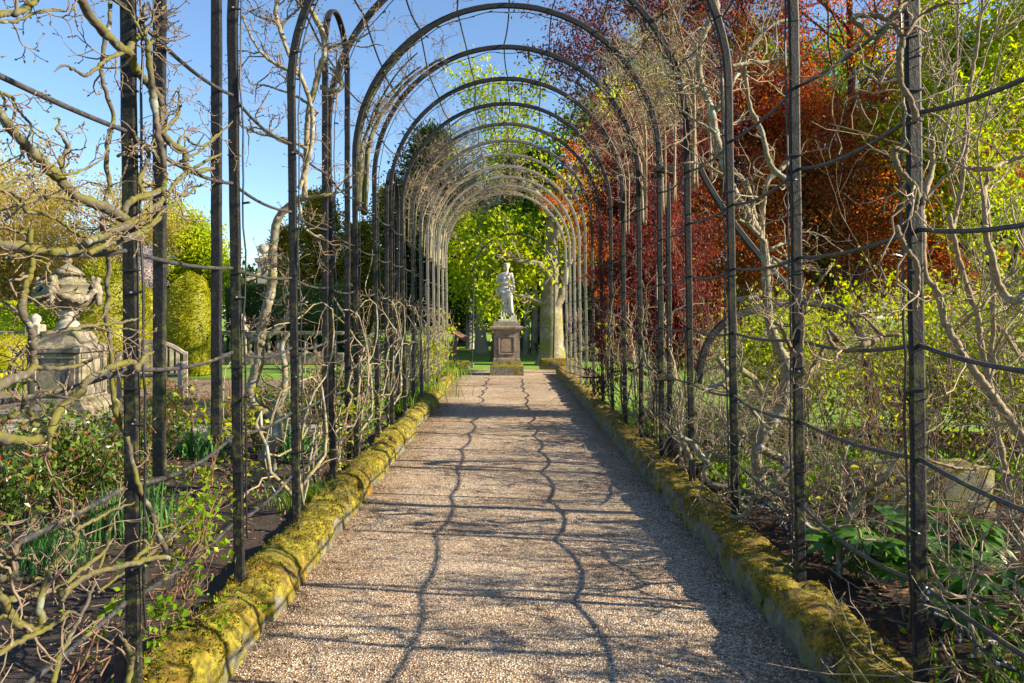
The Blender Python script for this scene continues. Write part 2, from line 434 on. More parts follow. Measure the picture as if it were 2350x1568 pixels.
def make_soil(name, a, bcol, c2):
    m, nt, b = mat(name); p = pos(nt)
    n = noise_n(nt, p, 12, 6, 0.7); n2 = noise_n(nt, p, 60, 4, 0.7)
    c = ramp(nt, n2, [(0.3, a), (0.55, bcol), (0.75, c2)])
    c = mixc(nt, fr(nt, n, 0.35, 0.6), c, mixc(nt, 1.0, c, (0.55, 0.5, 0.5), 'MULTIPLY'))
    nt.links.new(c, b.inputs['Base Color']); b.inputs['Roughness'].default_value = 0.95
    bump(nt, b, math_n(nt, 'ADD', n2, n), 1.0, 0.03); return m
def make_lawn():
    m, nt, b = mat('lawn'); p = pos(nt); n = noise_n(nt, p, 35, 4, 0.7); n2 = noise_n(nt, p, 0.6, 3)
    c = ramp(nt, n, [(0.3, (0.06, 0.15, 0.010)), (0.6, (0.14, 0.29, 0.016)), (0.8, (0.23, 0.38, 0.03))])
    c = mixc(nt, fr(nt, n2, 0.4, 0.65), c, mixc(nt, 1.0, c, (1.3, 1.05, 0.8), 'MULTIPLY'))
    nt.links.new(c, b.inputs['Base Color']); b.inputs['Roughness'].default_value = 0.9; bump(nt, b, n, 0.8, 0.03); return m
def make_oldstone(name, base, black=0.55, green=0.5):
    m, nt, b = mat(name); p = pos(nt); n = noise_n(nt, p, 18, 6, 0.7)
    c = ramp(nt, n, [(0.3, tuple(x * 0.6 for x in base)), (0.55, base), (0.75, tuple(min(1, x * 1.3) for x in base))])
    mp = nd(nt, 'ShaderNodeMapping'); mp.inputs['Scale'].default_value = (1, 1, 0.4); nt.links.new(p, mp.inputs[0])
    k = fr(nt, noise_n(nt, mp.outputs[0], 7, 6, 0.72), black, black + 0.07)
    c = mixc(nt, math_n(nt, 'MULTIPLY', k, 0.8), c, (0.06, 0.055, 0.05))
    k2 = fr(nt, math_n(nt, 'ADD', noise_n(nt, p, 3.2, 4), math_n(nt, 'MULTIPLY', upness(nt), 0.1)), green, green + 0.2)
    c = mixc(nt, math_n(nt, 'MULTIPLY', k2, 0.55), c, (0.17, 0.165, 0.06))
    nt.links.new(c, b.inputs['Base Color']); b.inputs['Roughness'].default_value = 0.9; bump(nt, b, n, 0.7, 0.012); return m

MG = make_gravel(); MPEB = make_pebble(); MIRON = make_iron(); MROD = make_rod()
MMOSSL = make_moss_stone((0.10, 0.09, 0.007), (0.27, 0.23, 0.012), 0.57, 'mossy_kerb_stone')
MMOSSR = make_moss_stone((0.10, 0.075, 0.007), (0.30, 0.23, 0.012), 0.70, 'half_mossy_kerb_stone')
MFUZZ = leaf_mat('moss_fuzz', [(0, (0.055, 0.035, 0.008)), (0.4, (0.14, 0.11, 0.01)), (0.75, (0.26, 0.22, 0.014)), (1, (0.36, 0.32, 0.03))], 0.3, 0.9, 1.2, 3.0)
MSOIL = make_soil('dark_soil', (0.018, 0.012, 0.009), (0.055, 0.036, 0.026), (0.13, 0.09, 0.065))
MLITTER = make_soil('leaf_mould_soil', (0.03, 0.017, 0.01), (0.10, 0.058, 0.032), (0.21, 0.135, 0.075))
MLAWN = make_lawn()
MBMOSS = make_bark('mossy_branch_bark', (0.075, 0.062, 0.045), 0.46, 0.55, (0.115, 0.108, 0.012), (0.17, 0.195, 0.165))
MBPALE = make_bark('pale_lichen_bark', (0.21, 0.175, 0.11), 0.56, 0.53, (0.20, 0.175, 0.03), (0.25, 0.29, 0.25))
MBTAN = make_bark('tan_twig_bark', (0.25, 0.185, 0.11), 0.62, 0.66, (0.20, 0.18, 0.03), (0.30, 0.28, 0.22))
MVINE = make_bark('brown_vine_bark', (0.15, 0.105, 0.06), 0.60, 0.62, (0.15, 0.13, 0.02), (0.22, 0.20, 0.16))
MTWIG = make_bark('grey_brown_twig', (0.17, 0.125, 0.085), 0.66, 0.70)
MTWIGP = make_bark('pale_twig', (0.29, 0.225, 0.145), 0.70, 0.64, (0.24, 0.21, 0.04), (0.34, 0.32, 0.26))
MRED = make_bark('red_brown_twig', (0.17, 0.085, 0.05), 0.8, 0.8)
MTRUNK = make_bark('grey_trunk_bark', (0.20, 0.17, 0.11), 0.54, 0.54, (0.20, 0.19, 0.04), (0.27, 0.265, 0.19), 0.3)
MDARKB = make_bark('dark_bark', (0.075, 0.052, 0.038), 0.66, 0.7, (0.12, 0.11, 0.03), (0.16, 0.15, 0.12), 0.5)
MGOLDT = make_bark('golden_twig', (0.33, 0.25, 0.105), 0.7, 0.7, (0.3, 0.27, 0.06))
MSTATUE = simple('pale_marble', [(0.3, (0.24, 0.215, 0.18)), (0.5, (0.46, 0.43, 0.37)), (0.7, (0.60, 0.57, 0.51))], 7, 0.75, 0.3, 0.01)
MSAND = make_oldstone('brown_sandstone', (0.25, 0.195, 0.145), 0.52, 0.56)
MURN = make_oldstone('weathered_urn_stone', (0.24, 0.205, 0.15), 0.46, 0.48)
MPALES = make_oldstone('pale_stone', (0.36, 0.33, 0.275), 0.55, 0.6)
MGREYS = make_oldstone('grey_block_stone', (0.26, 0.24, 0.19), 0.56, 0.5)
MWOOD = simple('silvered_wood', [(0.3, (0.20, 0.165, 0.13)), (0.7, (0.40, 0.345, 0.28))], 14, 0.7)
MDWOOD = simple('dark_slat', [(0.3, (0.03, 0.032, 0.045)), (0.7, (0.07, 0.07, 0.085))], 14, 0.5)
MSIGN = simple('brown_painted_wood', [(0.3, (0.10, 0.045, 0.035)), (0.7, (0.20, 0.095, 0.07))], 14, 0.6)
MCABLE = simple('black_cable', [(0.3, (0.008, 0.008, 0.01)), (0.7, (0.018, 0.018, 0.02))], 30, 0.4, 0)
MBULB = simple('clear_bulb_tip', [(0.3, (0.30, 0.32, 0.34)), (0.7, (0.42, 0.44, 0.46))], 30, 0.2, 0)
MBUD = simple('downy_bud', [(0.3, (0.11, 0.07, 0.045)), (0.7, (0.24, 0.17, 0.11))], 60, 0.8, 0)
L_LIME = leaf_mat('lime_leaf', [(0, (0.15, 0.26, 0.010)), (0.5, (0.36, 0.44, 0.014)), (1, (0.60, 0.58, 0.03))], 0.5)
L_GREEN = leaf_mat('bright_green_leaf', [(0, (0.08, 0.18, 0.010)), (0.5, (0.17, 0.32, 0.012)), (1, (0.32, 0.44, 0.025))], 0.5)
L_SHRUB = leaf_mat('yellow_green_leaf', [(0, (0.12, 0.19, 0.008)), (0.5, (0.29, 0.36, 0.012)), (1, (0.52, 0.50, 0.025))], 0.5)
L_YEW = leaf_mat('dark_yew_leaf', [(0, (0.018, 0.042, 0.012)), (0.6, (0.045, 0.085, 0.016)), (1, (0.12, 0.15, 0.025))], 0.25)
L_GOLD = leaf_mat('golden_conifer_leaf', [(0, (0.06, 0.085, 0.010)), (0.45, (0.19, 0.18, 0.012)), (1, (0.46, 0.34, 0.02))], 0.3)
L_TOP = leaf_mat('clipped_yew_leaf', [(0, (0.07, 0.095, 0.006)), (0.45, (0.22, 0.225, 0.010)), (1, (0.46, 0.40, 0.02))], 0.3)
L_CRIM = leaf_mat('crimson_maple_leaf', [(0, (0.055, 0.014, 0.014)), (0.5, (0.14, 0.032, 0.028)), (1, (0.28, 0.075, 0.05))], 0.45, 0.5, 1.25, 1.6)
L_COPP = leaf_mat('copper_leaf', [(0, (0.13, 0.028, 0.02)), (0.3, (0.28, 0.055, 0.034)), (0.55, (0.46, 0.11, 0.036)), (0.8, (0.60, 0.24, 0.03)), (1, (0.50, 0.37, 0.04))], 0.58, 0.5, 1.3, 0.8)
L_ORNG = leaf_mat('orange_maple_leaf', [(0, (0.25, 0.05, 0.03)), (0.5, (0.48, 0.14, 0.035)), (1, (0.62, 0.30, 0.06))], 0.55)
L_ROSE = leaf_mat('rose_leaf', [(0, (0.03, 0.075, 0.016)), (0.6, (0.09, 0.16, 0.02)), (0.86, (0.20, 0.26, 0.025)), (1, (0.28, 0.10, 0.03))], 0.4, 0.35)
L_ROSER = leaf_mat('red_rose_leaf', [(0, (0.12, 0.05, 0.03)), (0.5, (0.26, 0.075, 0.035)), (1, (0.36, 0.17, 0.04))], 0.45, 0.35)
L_HELL = leaf_mat('glossy_green_leaf', [(0, (0.03, 0.09, 0.012)), (0.6, (0.06, 0.16, 0.014)), (1, (0.12, 0.23, 0.02))], 0.35, 0.35)
L_GRASS = leaf_mat('grass_blade', [(0, (0.07, 0.15, 0.014)), (0.6, (0.15, 0.26, 0.02)), (1, (0.28, 0.36, 0.05))], 0.4)
L_DAFF = leaf_mat('blue_green_blade', [(0, (0.03, 0.10, 0.03)), (0.6, (0.06, 0.17, 0.045)), (1, (0.14, 0.24, 0.06))], 0.35)
L_DEAD = leaf_mat('dead_leaf', [(0, (0.07, 0.035, 0.02)), (0.5, (0.21, 0.115, 0.06)), (1, (0.40, 0.27, 0.16))], 0.2, 0.8)
L_TWL = leaf_mat('opening_leaf', [(0, (0.26, 0.20, 0.045)), (0.5, (0.38, 0.31, 0.06)), (1, (0.50, 0.43, 0.10))], 0.5)
L_YEL = leaf_mat('yellow_petal', [(0, (0.55, 0.25, 0.01)), (0.5, (0.75, 0.55, 0.02)), (1, (0.8, 0.75, 0.45))], 0.4)
L_PURP = leaf_mat('magenta_petal', [(0, (0.32, 0.08, 0.36)), (1, (0.55, 0.25, 0.58))], 0.4)
L_BLOS = leaf_mat('white_blossom', [(0, (0.62, 0.50, 0.48)), (1, (0.82, 0.74, 0.70))], 0.4)

# ------------------------------------------------------------------ the setting
XL, XR = -1.14, 1.28          # path edges
def sheet(x0, x1, y0, y1, z, nx, ny, amp=0.0, fr_=1.0, seed=0, edge=True):
    X, Y = np.meshgrid(np.linspace(x0, x1, nx + 1), np.linspace(y0, y1, ny + 1))
    Z = np.full_like(X, z)
    if amp: Z = Z + (fbm(np.stack([X * fr_, Y * fr_, X * 0], -1), seed, 4) - 0.5) * 2 * amp
    i = np.arange((nx + 1) * (ny + 1)).reshape(ny + 1, nx + 1)
    q = np.stack([i[:-1, :-1], i[:-1, 1:], i[1:, 1:], i[1:, :-1]], -1).reshape(-1, 4)
    return np.stack([X, Y, Z], -1).reshape(-1, 3), q
struct('ground', mk_mesh('ground', *sheet(-260, 260, -60, 380, -0.03, 40, 40), MLAWN))
V, q = sheet(XL - 0.12, XR + 0.12, -3, 19.6, 0, 60, 480, 0.006, 3.0, 3); struct('gravel_path', mk_mesh('gravel_path', V, q, MG))
V, q = sheet(-1.9, 2.3, 17.9, 20.6, -0.006, 30, 20, 0.003, 3.0, 4); struct('gravel_circle', mk_mesh('gravel_circle', V, q, MG))
V, q = sheet(-7.2, XL - 0.2, -3, 11.6, 0.085, 120, 220, 0.055, 1.4, 5); struct('rose_bed_soil', mk_mesh('rose_bed_soil', V, q, MSOIL, True))
V, q = sheet(XR + 0.2, 9.5, -3, 9.0, 0.085, 140, 180, 0.06, 1.2, 6); struct('shrub_bed_soil', mk_mesh('shrub_bed_soil', V, q, MLITTER, True))
V, q = sheet(-2.6, XL - 0.2, 11.6, 18.5, 0.07, 20, 80, 0.03, 1.4, 7); struct('border_soil', mk_mesh('border_soil', V, q, MSOIL, True))
V, q = sheet(-14, -2.9, 11.7, 17.5, 0.0, 60, 30, 0.004, 2, 8); struct('terrace_gravel', mk_mesh('terrace_gravel', V, q, MG))
V, q = sheet(-14, -7.15, 8.0, 11.7, 0.0, 40, 20, 0.004, 2, 8); struct('urn_gravel', mk_mesh('urn_gravel', V, q, MG))

# fine stones lying loose on the path
N = 15000
yy = 2.3 + 6.5 * rng.random(N) ** 1.6; xx = rng.uniform(XL, XR, N)
g = Geo(); D = rng.normal(size=(N, 3)); s_ = rng.uniform(0.004, 0.0085, N)
octas(np.stack([xx, yy, np.full(N, 0.004)], 1), D, s_ * 1.5, s_ * 0.55, g, rng.random(N))
stuff('loose_gravel', g.mesh('loose_gravel', MPEB), 'loose pale chippings lying on the gravel path', 'gravel')
N = 260; Q_ = np.empty((N, 3, 3)); Q_[:, 0] = np.stack([rng.uniform(XL, XR, N), rng.uniform(2.4, 13, N), np.full(N, .005)], 1); d_ = nrm(rng.normal(size=(N, 3)) * [1, 1, .05]); Q_[:, 1] = Q_[:, 0] + d_ * .03; Q_[:, 2] = Q_[:, 1] + nrm(d_ + rng.normal(0, .4, (N, 3)) * [1, 1, .1]) * .03
stuff('fallen_twigs', tubes(Q_, np.full((N, 3), .0016), 4).mesh('fallen_twigs', MRED), 'tiny fallen twigs scattered on the gravel path', 'twigs')
# dark crumbs of moss and leaf along both kerbs
N = 1500
side = rng.random(N) < 0.5
xx = np.where(side, XL + np.abs(rng.normal(0, 0.16, N)), XR - np.abs(rng.normal(0, 0.16, N)))
C = np.stack([xx, rng.uniform(2.3, 14, N), np.full(N, 0.006)], 1)
g = Geo(); leaves(C, 0.016, g, 0.8, spread=1.0)
stuff('moss_crumbs', g.mesh('moss_crumbs', L_DEAD), 'brown crumbs of moss and leaf along the path edges', 'debris')

# ------------------------------------------------------------------ kerbs of mossy stones
def kerb(side, y0, y1, label, m, fuzz_y, dens):
    root = thing('stone_kerb', label, 'kerb', ((XL - .17) if side < 0 else (XR + .17), (y0 + y1) / 2, 0))
    y = y0; k = 0
    while y < y1 - 0.2:
        L = min(rng.uniform(0.62, 1.05), y1 - y); gap = 0.012
        W = 0.272 + rng.uniform(-.012, .015); H = 0.185 + rng.uniform(-.012, .015)
        ny = max(8, int(L / 0.035)); 
        if side < 0: prof = [(0, -.03), (.0, .06), (.012, .115), (.04, .15), (.09, .175), (.15, .188), (.21, .19), (.28, .18), (.33, .165), (.36, .12), (.36, -.03)]
        else: prof = [(0, -.03), (.0, .05), (.004, .10), (.012, .145), (.04, .172), (.10, .186), (.17, .19), (.25, .188), (.32, .178), (.36, .14), (.36, -.03)]
        prof = np.array(prof); pr = resample(prof, 22)
        yy = np.linspace(y + gap / 2, y + L - gap / 2, ny + 1)
        P = np.empty((ny + 1, len(pr), 3))
        P[..., 0] = (XL if side < 0 else XR) + side * pr[None, :, 0] * W / .36
        P[..., 1] = yy[:, None]; P[..., 2] = pr[None, :, 1] * H / .185
        end = np.minimum((yy - yy[0]), (yy[-1] - yy))
        P[..., 2] -= (0.04 * np.exp(-end / 0.03))[:, None] * (P[..., 2] > 0.05)
        P[..., 0] += (side * 0.014 * np.exp(-end / 0.03))[:, None] * (pr[:, 0] < 0.1)[None]
        amp = 0.05 if side < 0 else 0.03
        q3 = P * [5.5, 3.4, 5.5]
        dn = (fbm(q3, 31 + k, 4) - 0.5) * 2 * amp
        fine = (fbm(P * 20, 77 + k, 3) - 0.5) * 2 * 0.028
        top = np.clip(P[..., 2] / 0.15, 0, 1)
        P[..., 2] += (dn + fine) * top
        P[..., 0] += side * (-dn * 0.8 + fine) * (pr[:, 0] < 0.2)[None]
        npf = len(pr); i = np.arange((ny + 1) * npf).reshape(ny + 1, npf)
        q = np.stack([i[:-1, :-1], i[:-1, 1:], i[1:, 1:], i[1:, :-1]], -1).reshape(-1, 4)
        if side < 0: q = q[:, ::-1]
        g = Geo(); g.add(P.reshape(-1, 3), q)
        for r in (0, ny): g.F.setdefault(npf, []).append(np.array([i[r] if (r == 0) == (side < 0) else i[r][::-1]])); g.A.setdefault(npf, []).append(np.array([.5]))
        st = part('kerb_stone', g.mesh('kerb_stone', m, True), root)
        if y < fuzz_y:                                    # a pelt of moss on the near stones
            n = int(dens * L * max(0.25, 1 - (y - 2) / 9))
            a = rng.uniform(0, ny, n); bq = rng.uniform(2.0, npf - 4, n)
            ia, ib = a.astype(int), bq.astype(int); fa, fb = (a - ia)[:, None], (bq - ib)[:, None]
            C = P[ia, ib] * (1 - fa) * (1 - fb) + P[ia + 1, ib] * fa * (1 - fb) + P[ia, ib + 1] * (1 - fa) * fb + P[ia + 1, ib + 1] * fa * fb
            nz = fbm(C * 7, 5, 3); keep = (nz + 0.5 * (C[:, 2] - 0.12) * 4) > (0.50 if side < 0 else 0.55)
            C = C[keep] - [0, 0, 0.002]
            if len(C):
                D = np.tile(np.array([-side * 0.45, 0, 0.8]), (len(C), 1))
                g = Geo(); leaves(C, 0.013, g, 0.4, D, spread=0.6, fold=0.05, sv=.6)
                part('moss', g.mesh('moss', MFUZZ), st, 'stuff')
        y += L; k += 1
    return root
kerb(-1, 1.2, 18.3, 'rounded stone kerb thick with yellow-green moss along left path edge', MMOSSL, 9, 5200)
kerb(1, 1.0, 18.9, 'squared stone kerb with ochre moss on top along right path edge', MMOSSR, 9, 4200)

# ------------------------------------------------------------------ the arch walk
Y0, DY, NA = 2.63, 1.068, 15
ZS, RAD = 2.97, 1.41
def arch_x(n):
    xl = -1.335 - 0.016 * min(max(n, 0), 4); xr = 1.455 - (0.01 if n > 2 else 0)
    return xl, xr
def arch_path(n, off=0.0, lean=True):
    y = Y0 + DY * n; xl, xr = arch_x(n)
    rs = random.Random(n * 7 + 3)
    cx = (xl + xr) / 2; r = (xr - xl) / 2 - off
    bl, br = 0.02 + rs.uniform(-.008, .012), 0.022 + rs.uniform(-.006, .012)
    up = np.linspace(0.155, ZS, 26)
    left = np.stack([cx - r + bl * (1 - up / ZS * 1.6), np.full(26, y), up], 1)
    right = np.stack([cx + r + br * (1 - up / ZS * 1.6), np.full(26, y), up], 1)
    a = np.linspace(math.pi, 0, 40)
    rib = np.stack([cx + r * np.cos(a), np.full(40, y), ZS + r * np.sin(a)], 1)
    t = np.linspace(0, 1, 40)
    rib[:, 0] += (left[-1, 0] - (cx - r)) * (1 - t) + (right[-1, 0] - (cx + r)) * t
    return left, rib, right
for n in range(-1, NA):
    y = Y0 + DY * n
    left, rib, right = arch_path(n)
    lab = 'dark iron arch spanning the path, %s from the camera' % (ORD[n] if n >= 0 else 'just before the first seen')
    if n < 0: lab = 'dark iron arch just outside the frame, nearest of all to the camera'
    A = thing('pergola_arch', lab, 'arch', (0, y, 0), 'arches of the covered walk')
    for pth in (left, right):
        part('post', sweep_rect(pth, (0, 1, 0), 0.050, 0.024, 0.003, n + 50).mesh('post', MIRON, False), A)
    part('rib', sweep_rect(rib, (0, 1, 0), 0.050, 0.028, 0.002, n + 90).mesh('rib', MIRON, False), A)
    if n in (0, 1, 2, 3, 4, 5):                           # iron straps holding the cable
        for s, pth in ((-1, left), (1, right)):
            for zz in (0.62 + 0.1 * n % .2, 1.24, 1.66 + .05 * n, 2.3):
                j = np.argmin(np.abs(pth[:, 2] - zz)); g = Geo()
                g.box((pth[j, 0], y, zz), (0.056, 0.032, 0.006)); part('cable_tie', g.mesh('cable_tie', MCABLE), A)
    if n == 4:                                            # doubled post with two clamps
        d = right + [0.085, 0.03, 0]; d = d[d[:, 2] < 2.85]
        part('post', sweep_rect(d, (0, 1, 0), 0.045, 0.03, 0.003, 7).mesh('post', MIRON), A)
        for zz in (2.86, 0.92):
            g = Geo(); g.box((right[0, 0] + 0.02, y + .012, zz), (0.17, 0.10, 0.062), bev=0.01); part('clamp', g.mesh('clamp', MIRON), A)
        d = left + [-0.075, 0.03, 0]; d = d[d[:, 2] < 3.3]
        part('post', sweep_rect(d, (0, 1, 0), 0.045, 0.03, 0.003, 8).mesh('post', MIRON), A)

# long wavy rods tying the arches together
def rod(pts_fn, label, r=0.0085, n0=-2, n1=NA - 1, skip=None):
    P = []
    K = 8
    rs = random.Random(hash(label) % 1000)
    for n in range(n0, n1):
        a, b = np.array(pts_fn(n)), np.array(pts_fn(n + 1))
        sag = rs.uniform(0.02, 0.05); sx = rs.uniform(-.015, .015)
        for k in range(K):
            t = k / K; p = a + (b - a) * t; w = 4 * t * (1 - t)
            p = p + np.array([sx * w, 0, -sag * w]); P.append(p)
    P.append(np.array(pts_fn(n1)))
    P = np.array(P)
    o = bpy.data.objects.new('support_rod', tubes(P[None], np.full((1, len(P)), r), 7, cap=True).mesh('support_rod', MROD, True))
    COL.objects.link(o); o['label'] = label; o['category'] = 'rod'; o['group'] = 'rods tying the arches together'
HT = ['shin', 'hip', 'chest', 'head', 'raised-hand', 'arch-spring']
for k, z in enumerate((0.565, 0.98, 1.39, 1.80, 2.22, 2.64)):
    rod(lambda n, z=z: (arch_x(n)[1] + 0.012, Y0 + DY * n, z + 0.006 * ((n * 37 + int(z * 10)) % 5 - 2)), 'wavy black rod along the right-hand posts at %s height' % HT[k])
for k, z in enumerate((0.47, 0.885, 1.305, 1.73, 2.16, 2.60)):
    rod(lambda n, z=z: (arch_x(n)[0] - 0.012, Y0 + DY * n, z + 0.006 * ((n * 31 + int(z * 10)) % 5 - 2)), 'wavy black rod along the left-hand posts at %s height' % HT[k])
for k, a in enumerate((-70, -52.5, -35, -17.5, 0, 17.5, 35, 52.5, 70)):
    def f(n, a=a):
        xl, xr = arch_x(n); cx = (xl + xr) / 2; r = (xr - xl) / 2 + 0.035
        aa = R(90 - a + ((n * 53 + int(a)) % 7 - 3) * 0.5)
        return (cx + r * math.cos(aa), Y0 + DY * n, ZS + r * math.sin(aa))
    w = 'apex' if a == 0 else ('%s %s of the apex' % (ORD[int(abs(a) / 17.5 + .5) - 1] + ' rod', 'left' if a < 0 else 'right'))
    rod(f, ('thin roof rod running over the arches along the apex' if a == 0 else 'thin roof rod over the arches, %s' % w), 0.0075, -2)

# narrow hoops set in the left-hand side, seen almost edge-on
for (na, nb, zb, ze, za, wd, lab) in ((0.30, 0.845, 0.86, 0.93, 4.25, 0.052, 'near narrow iron hoop standing on the rods, left side of walk'),
                                      (2.96, 3.72, 0.60, 0.60, 4.02, 0.050, 'middle narrow iron hoop with rounded top, left of the walk'),
                                      (5.95, 6.85, 0.3, 0.3, 3.35, 0.05, 'far narrow iron hoop on left side by the conifers')):
    ya, yb = Y0 + DY * na, Y0 + DY * nb; x = arch_x(int(na))[0] - 0.045; r = (yb - ya) / 2
    H = thing('side_hoop', lab, 'hoop', (x, (ya + yb) / 2, zb), 'narrow hoops in the left side')
    up = np.linspace(0, 1, 24)
    for yq, z0 in ((ya, zb), (yb, ze)):
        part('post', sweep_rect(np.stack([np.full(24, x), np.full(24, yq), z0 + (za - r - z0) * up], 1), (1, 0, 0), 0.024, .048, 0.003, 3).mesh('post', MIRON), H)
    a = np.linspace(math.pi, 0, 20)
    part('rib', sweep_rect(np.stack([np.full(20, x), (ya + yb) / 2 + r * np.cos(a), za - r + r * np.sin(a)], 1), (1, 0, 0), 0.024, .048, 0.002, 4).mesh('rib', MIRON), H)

# low side arch and brace leaning out from the clamped post on the right
S = thing('side_arch', 'curved dark iron side arch springing from the clamped right-hand post', 'arch', at(1599, 1080, 6.98))
pts = resample([at(*p) for p in ((1602, 880, 6.98), (1610, 830, 6.99), (1629, 779, 7.0), (1675, 733, 7.0), (1770, 700, 7.05), (1860, 695, 7.1), (1925, 712, 7.1), (1962, 745, 7.1), (1985, 800, 7.1), (1995, 900, 7.1), (2000, 1060, 7.1))], 40)
part('rib', sweep_rect(pts, (0, 1, 0), 0.07, 0.05, 0.003, 5).mesh('rib', MIRON), S)
part('brace', sweep_rect(resample([at(*p) for p in ((1585, 330, 6.98), (1612, 400, 6.99), (1660, 480, 7.0), (1720, 560, 7.02), (1790, 640, 7.05), (1850, 694, 7.08))], 24), (0, 1, 0), 0.055, 0.05, 0.003, 6).mesh('brace', MIRON), S)

# strings of fairy lights: cable down both posts and under the rib, with bulbs on the nearer ones
gb = Geo(); gb.lathe([(0.0, 0.0), (0.005, 0.0), (0.0052, 0.03), (0.0, 0.03)], n=7); ME_SOCK = gb.mesh('socket', MCABLE)
gb = Geo(); gb.lathe([(0.0038, 0.03), (0.0038, 0.036), (0.0, 0.040)], n=6); ME_TIP = gb.mesh('bulb_tip', MBULB, True)
def bulb(parent, p, d, sc=1.0):
    o = part('bulb', ME_SOCK, parent, local=True); o.location = Vector(p) - parent.location
    o.rotation_euler = Vector(d).to_track_quat('Z', 'Y').to_euler(); o.scale = (sc, sc, sc)
    t = part('bulb_tip', ME_TIP, o, local=True); return o
for n in range(0, 12):
    y = Y0 + DY * n
    left, rib, right = arch_path(n)
    lf = left + [0.043, -0.004, 0]; rt = right + [-0.043, -0.004, 0]
    xl, xr = arch_x(n); cx = (xl + xr) / 2
    rb = rib.copy(); k = 1 - 0.045 / RAD; rb[:, 0] = cx + (rb[:, 0] - cx) * k; rb[:, 2] = ZS + (rb[:, 2] - ZS) * k
    a = np.sin(np.linspace(0, 11 * math.pi, len(rb))) * 0.012; rb[:, 2] -= np.abs(a) * 1.5
    P = np.concatenate([lf[2::3], rb[1:-1], rt[2::3][::-1]])
    P = resample(P, 150); P += (np.stack([fbm(P * 6 + n, 3 + j, 2) for j in range(3)], 1) - 0.5) * 0.03
    S = thing('string_light', 'black fairy-light cable strung round the %s arch from the camera' % ORD[n], 'string light', (0, y, 0.2), 'fairy lights on the arches')
    part('cable', tubes(P[None], np.full((1, 150), 0.0048 if n < 3 else 0.0042), 5).mesh('cable', MCABLE, True), S)
    step = 4 if n < 5 else 7
    if n < 8:
        for j in range(2, 148, step):
            sd = 1 if rng.random() < .5 else -1
            bulb(S, P[j], (sd * 0.9, rng.uniform(-.6, .2), rng.uniform(-.35, .25)), 1.15)
# a loose string hanging on the lowest right rod
P = resample([at(2100, 1355, 2.55), at(2130, 1395, 2.4), at(2180, 1420, 2.3), at(2230, 1470, 2.2), at(2290, 1510, 2.1), at(2380, 1580, 2.0)], 50, 0.003)
S = thing('string_light', 'loose fairy-light cable drooping along lowest rod at bottom right', 'string light', P[0])
part('cable', tubes(P[None], np.full((1, 50), 0.0045), 5).mesh('cable', MCABLE, True), S)
for j in range(3, 48, 4): bulb(S, P[j], rng.normal(size=3) * [1, .4, 1], 1.2)
P = resample([at(1700, 1120, 4.6), at(1745, 1150, 4.3), at(1790, 1185, 4.1), at(1815, 1210, 3.9), at(1812, 1290, 3.75), at(1830, 1330, 3.72)], 50, 0.006)
S = thing('string_light', 'tangled fairy-light cable knotted below lowest rod near second right post', 'string light', P[0])
part('cable', tubes(P[None], np.full((1, 50), 0.006), 5).mesh('cable', MCABLE, True), S)
for j in range(2, 36, 2): bulb(S, P[j], rng.normal(size=3), 1.2)

# ------------------------------------------------------------------ statue on its pedestal at the end of the walk
def ellipsoid(c, r, n=12, m=8):
    th = np.linspace(0, math.pi, m + 1); ph = np.linspace(0, 2 * math.pi, n, endpoint=False)
    V = np.array([[math.sin(t) * math.cos(p), math.sin(t) * math.sin(p), math.cos(t)] for t in th for p in ph]) * np.asarray(r, float) + np.asarray(c, float)
    q = np.array([[i * n + j, (i + 1) * n + j, (i + 1) * n + (j + 1) % n, i * n + (j + 1) % n] for i in range(m) for j in range(n)])
    return V, q
def capsule(g, p0, r0, p1, r1, n=12):
    p0, p1 = np.asarray(p0, float), np.asarray(p1, float); t = np.linspace(-1, 1, 13)
    L = np.linalg.norm(p1 - p0); d = (p1 - p0) / max(L, 1e-6)
    P, Q = [], []
    for a in np.linspace(-math.pi / 2, 0, 5): P.append(p0 + d * r0 * math.sin(a)); Q.append(max(r0 * math.cos(a), 1e-3))
    for a in np.linspace(0, math.pi / 2, 5): P.append(p1 + d * r1 * math.sin(a)); Q.append(max(r1 * math.cos(a), 1e-3))
    tubes(np.array(P)[None], np.array(Q)[None], n, g)
def remeshed(g, name, m, voxel, smooth_it=2):
    me0 = g.mesh('tmp', None); o = bpy.data.objects.new('tmp', me0); COL.objects.link(o)
    md = o.modifiers.new('r', 'REMESH'); md.mode = 'VOXEL'; md.voxel_size = voxel
    sm = o.modifiers.new('s', 'SMOOTH'); sm.iterations = smooth_it; sm.factor = 0.5
    dg = bpy.context.evaluated_depsgraph_get(); ev = o.evaluated_get(dg)
    me = bpy.data.meshes.new_from_object(ev); bpy.data.objects.remove(o); bpy.data.meshes.remove(me0)
    me.name = name; me.materials.clear(); me.materials.append(m)
    me.polygons.foreach_set('use_smooth', np.ones(len(me.polygons), bool)); return me
YS = 18.85; XS = (1163 - CX) / F * YS
ST = thing('garden_statue', 'pale stone statue of a draped woman on pedestal at path end', 'statue', (XS, YS, 1.34))
g = Geo()
def E(c, r): g.add(*ellipsoid(c, r))
E((0.0, -0.01, 1.335), (0.066, 0.078, 0.092)); E((0.0, -0.078, 1.322), (0.013, 0.022, 0.022)); E((0.0, -0.06, 1.275), (0.035, 0.03, 0.03))
E((0.0, 0.02, 1.372), (0.074, 0.085, 0.072)); E((0.0, 0.085, 1.35), (0.05, 0.05, 0.05))
for k in range(9):
    a = math.pi * (0.02 + k / 8 * 0.96); E((0.066 * math.cos(a), -0.06 * math.sin(a) + 0.005, 1.395 + 0.012 * (k % 2)), (0.018, 0.02, 0.018))
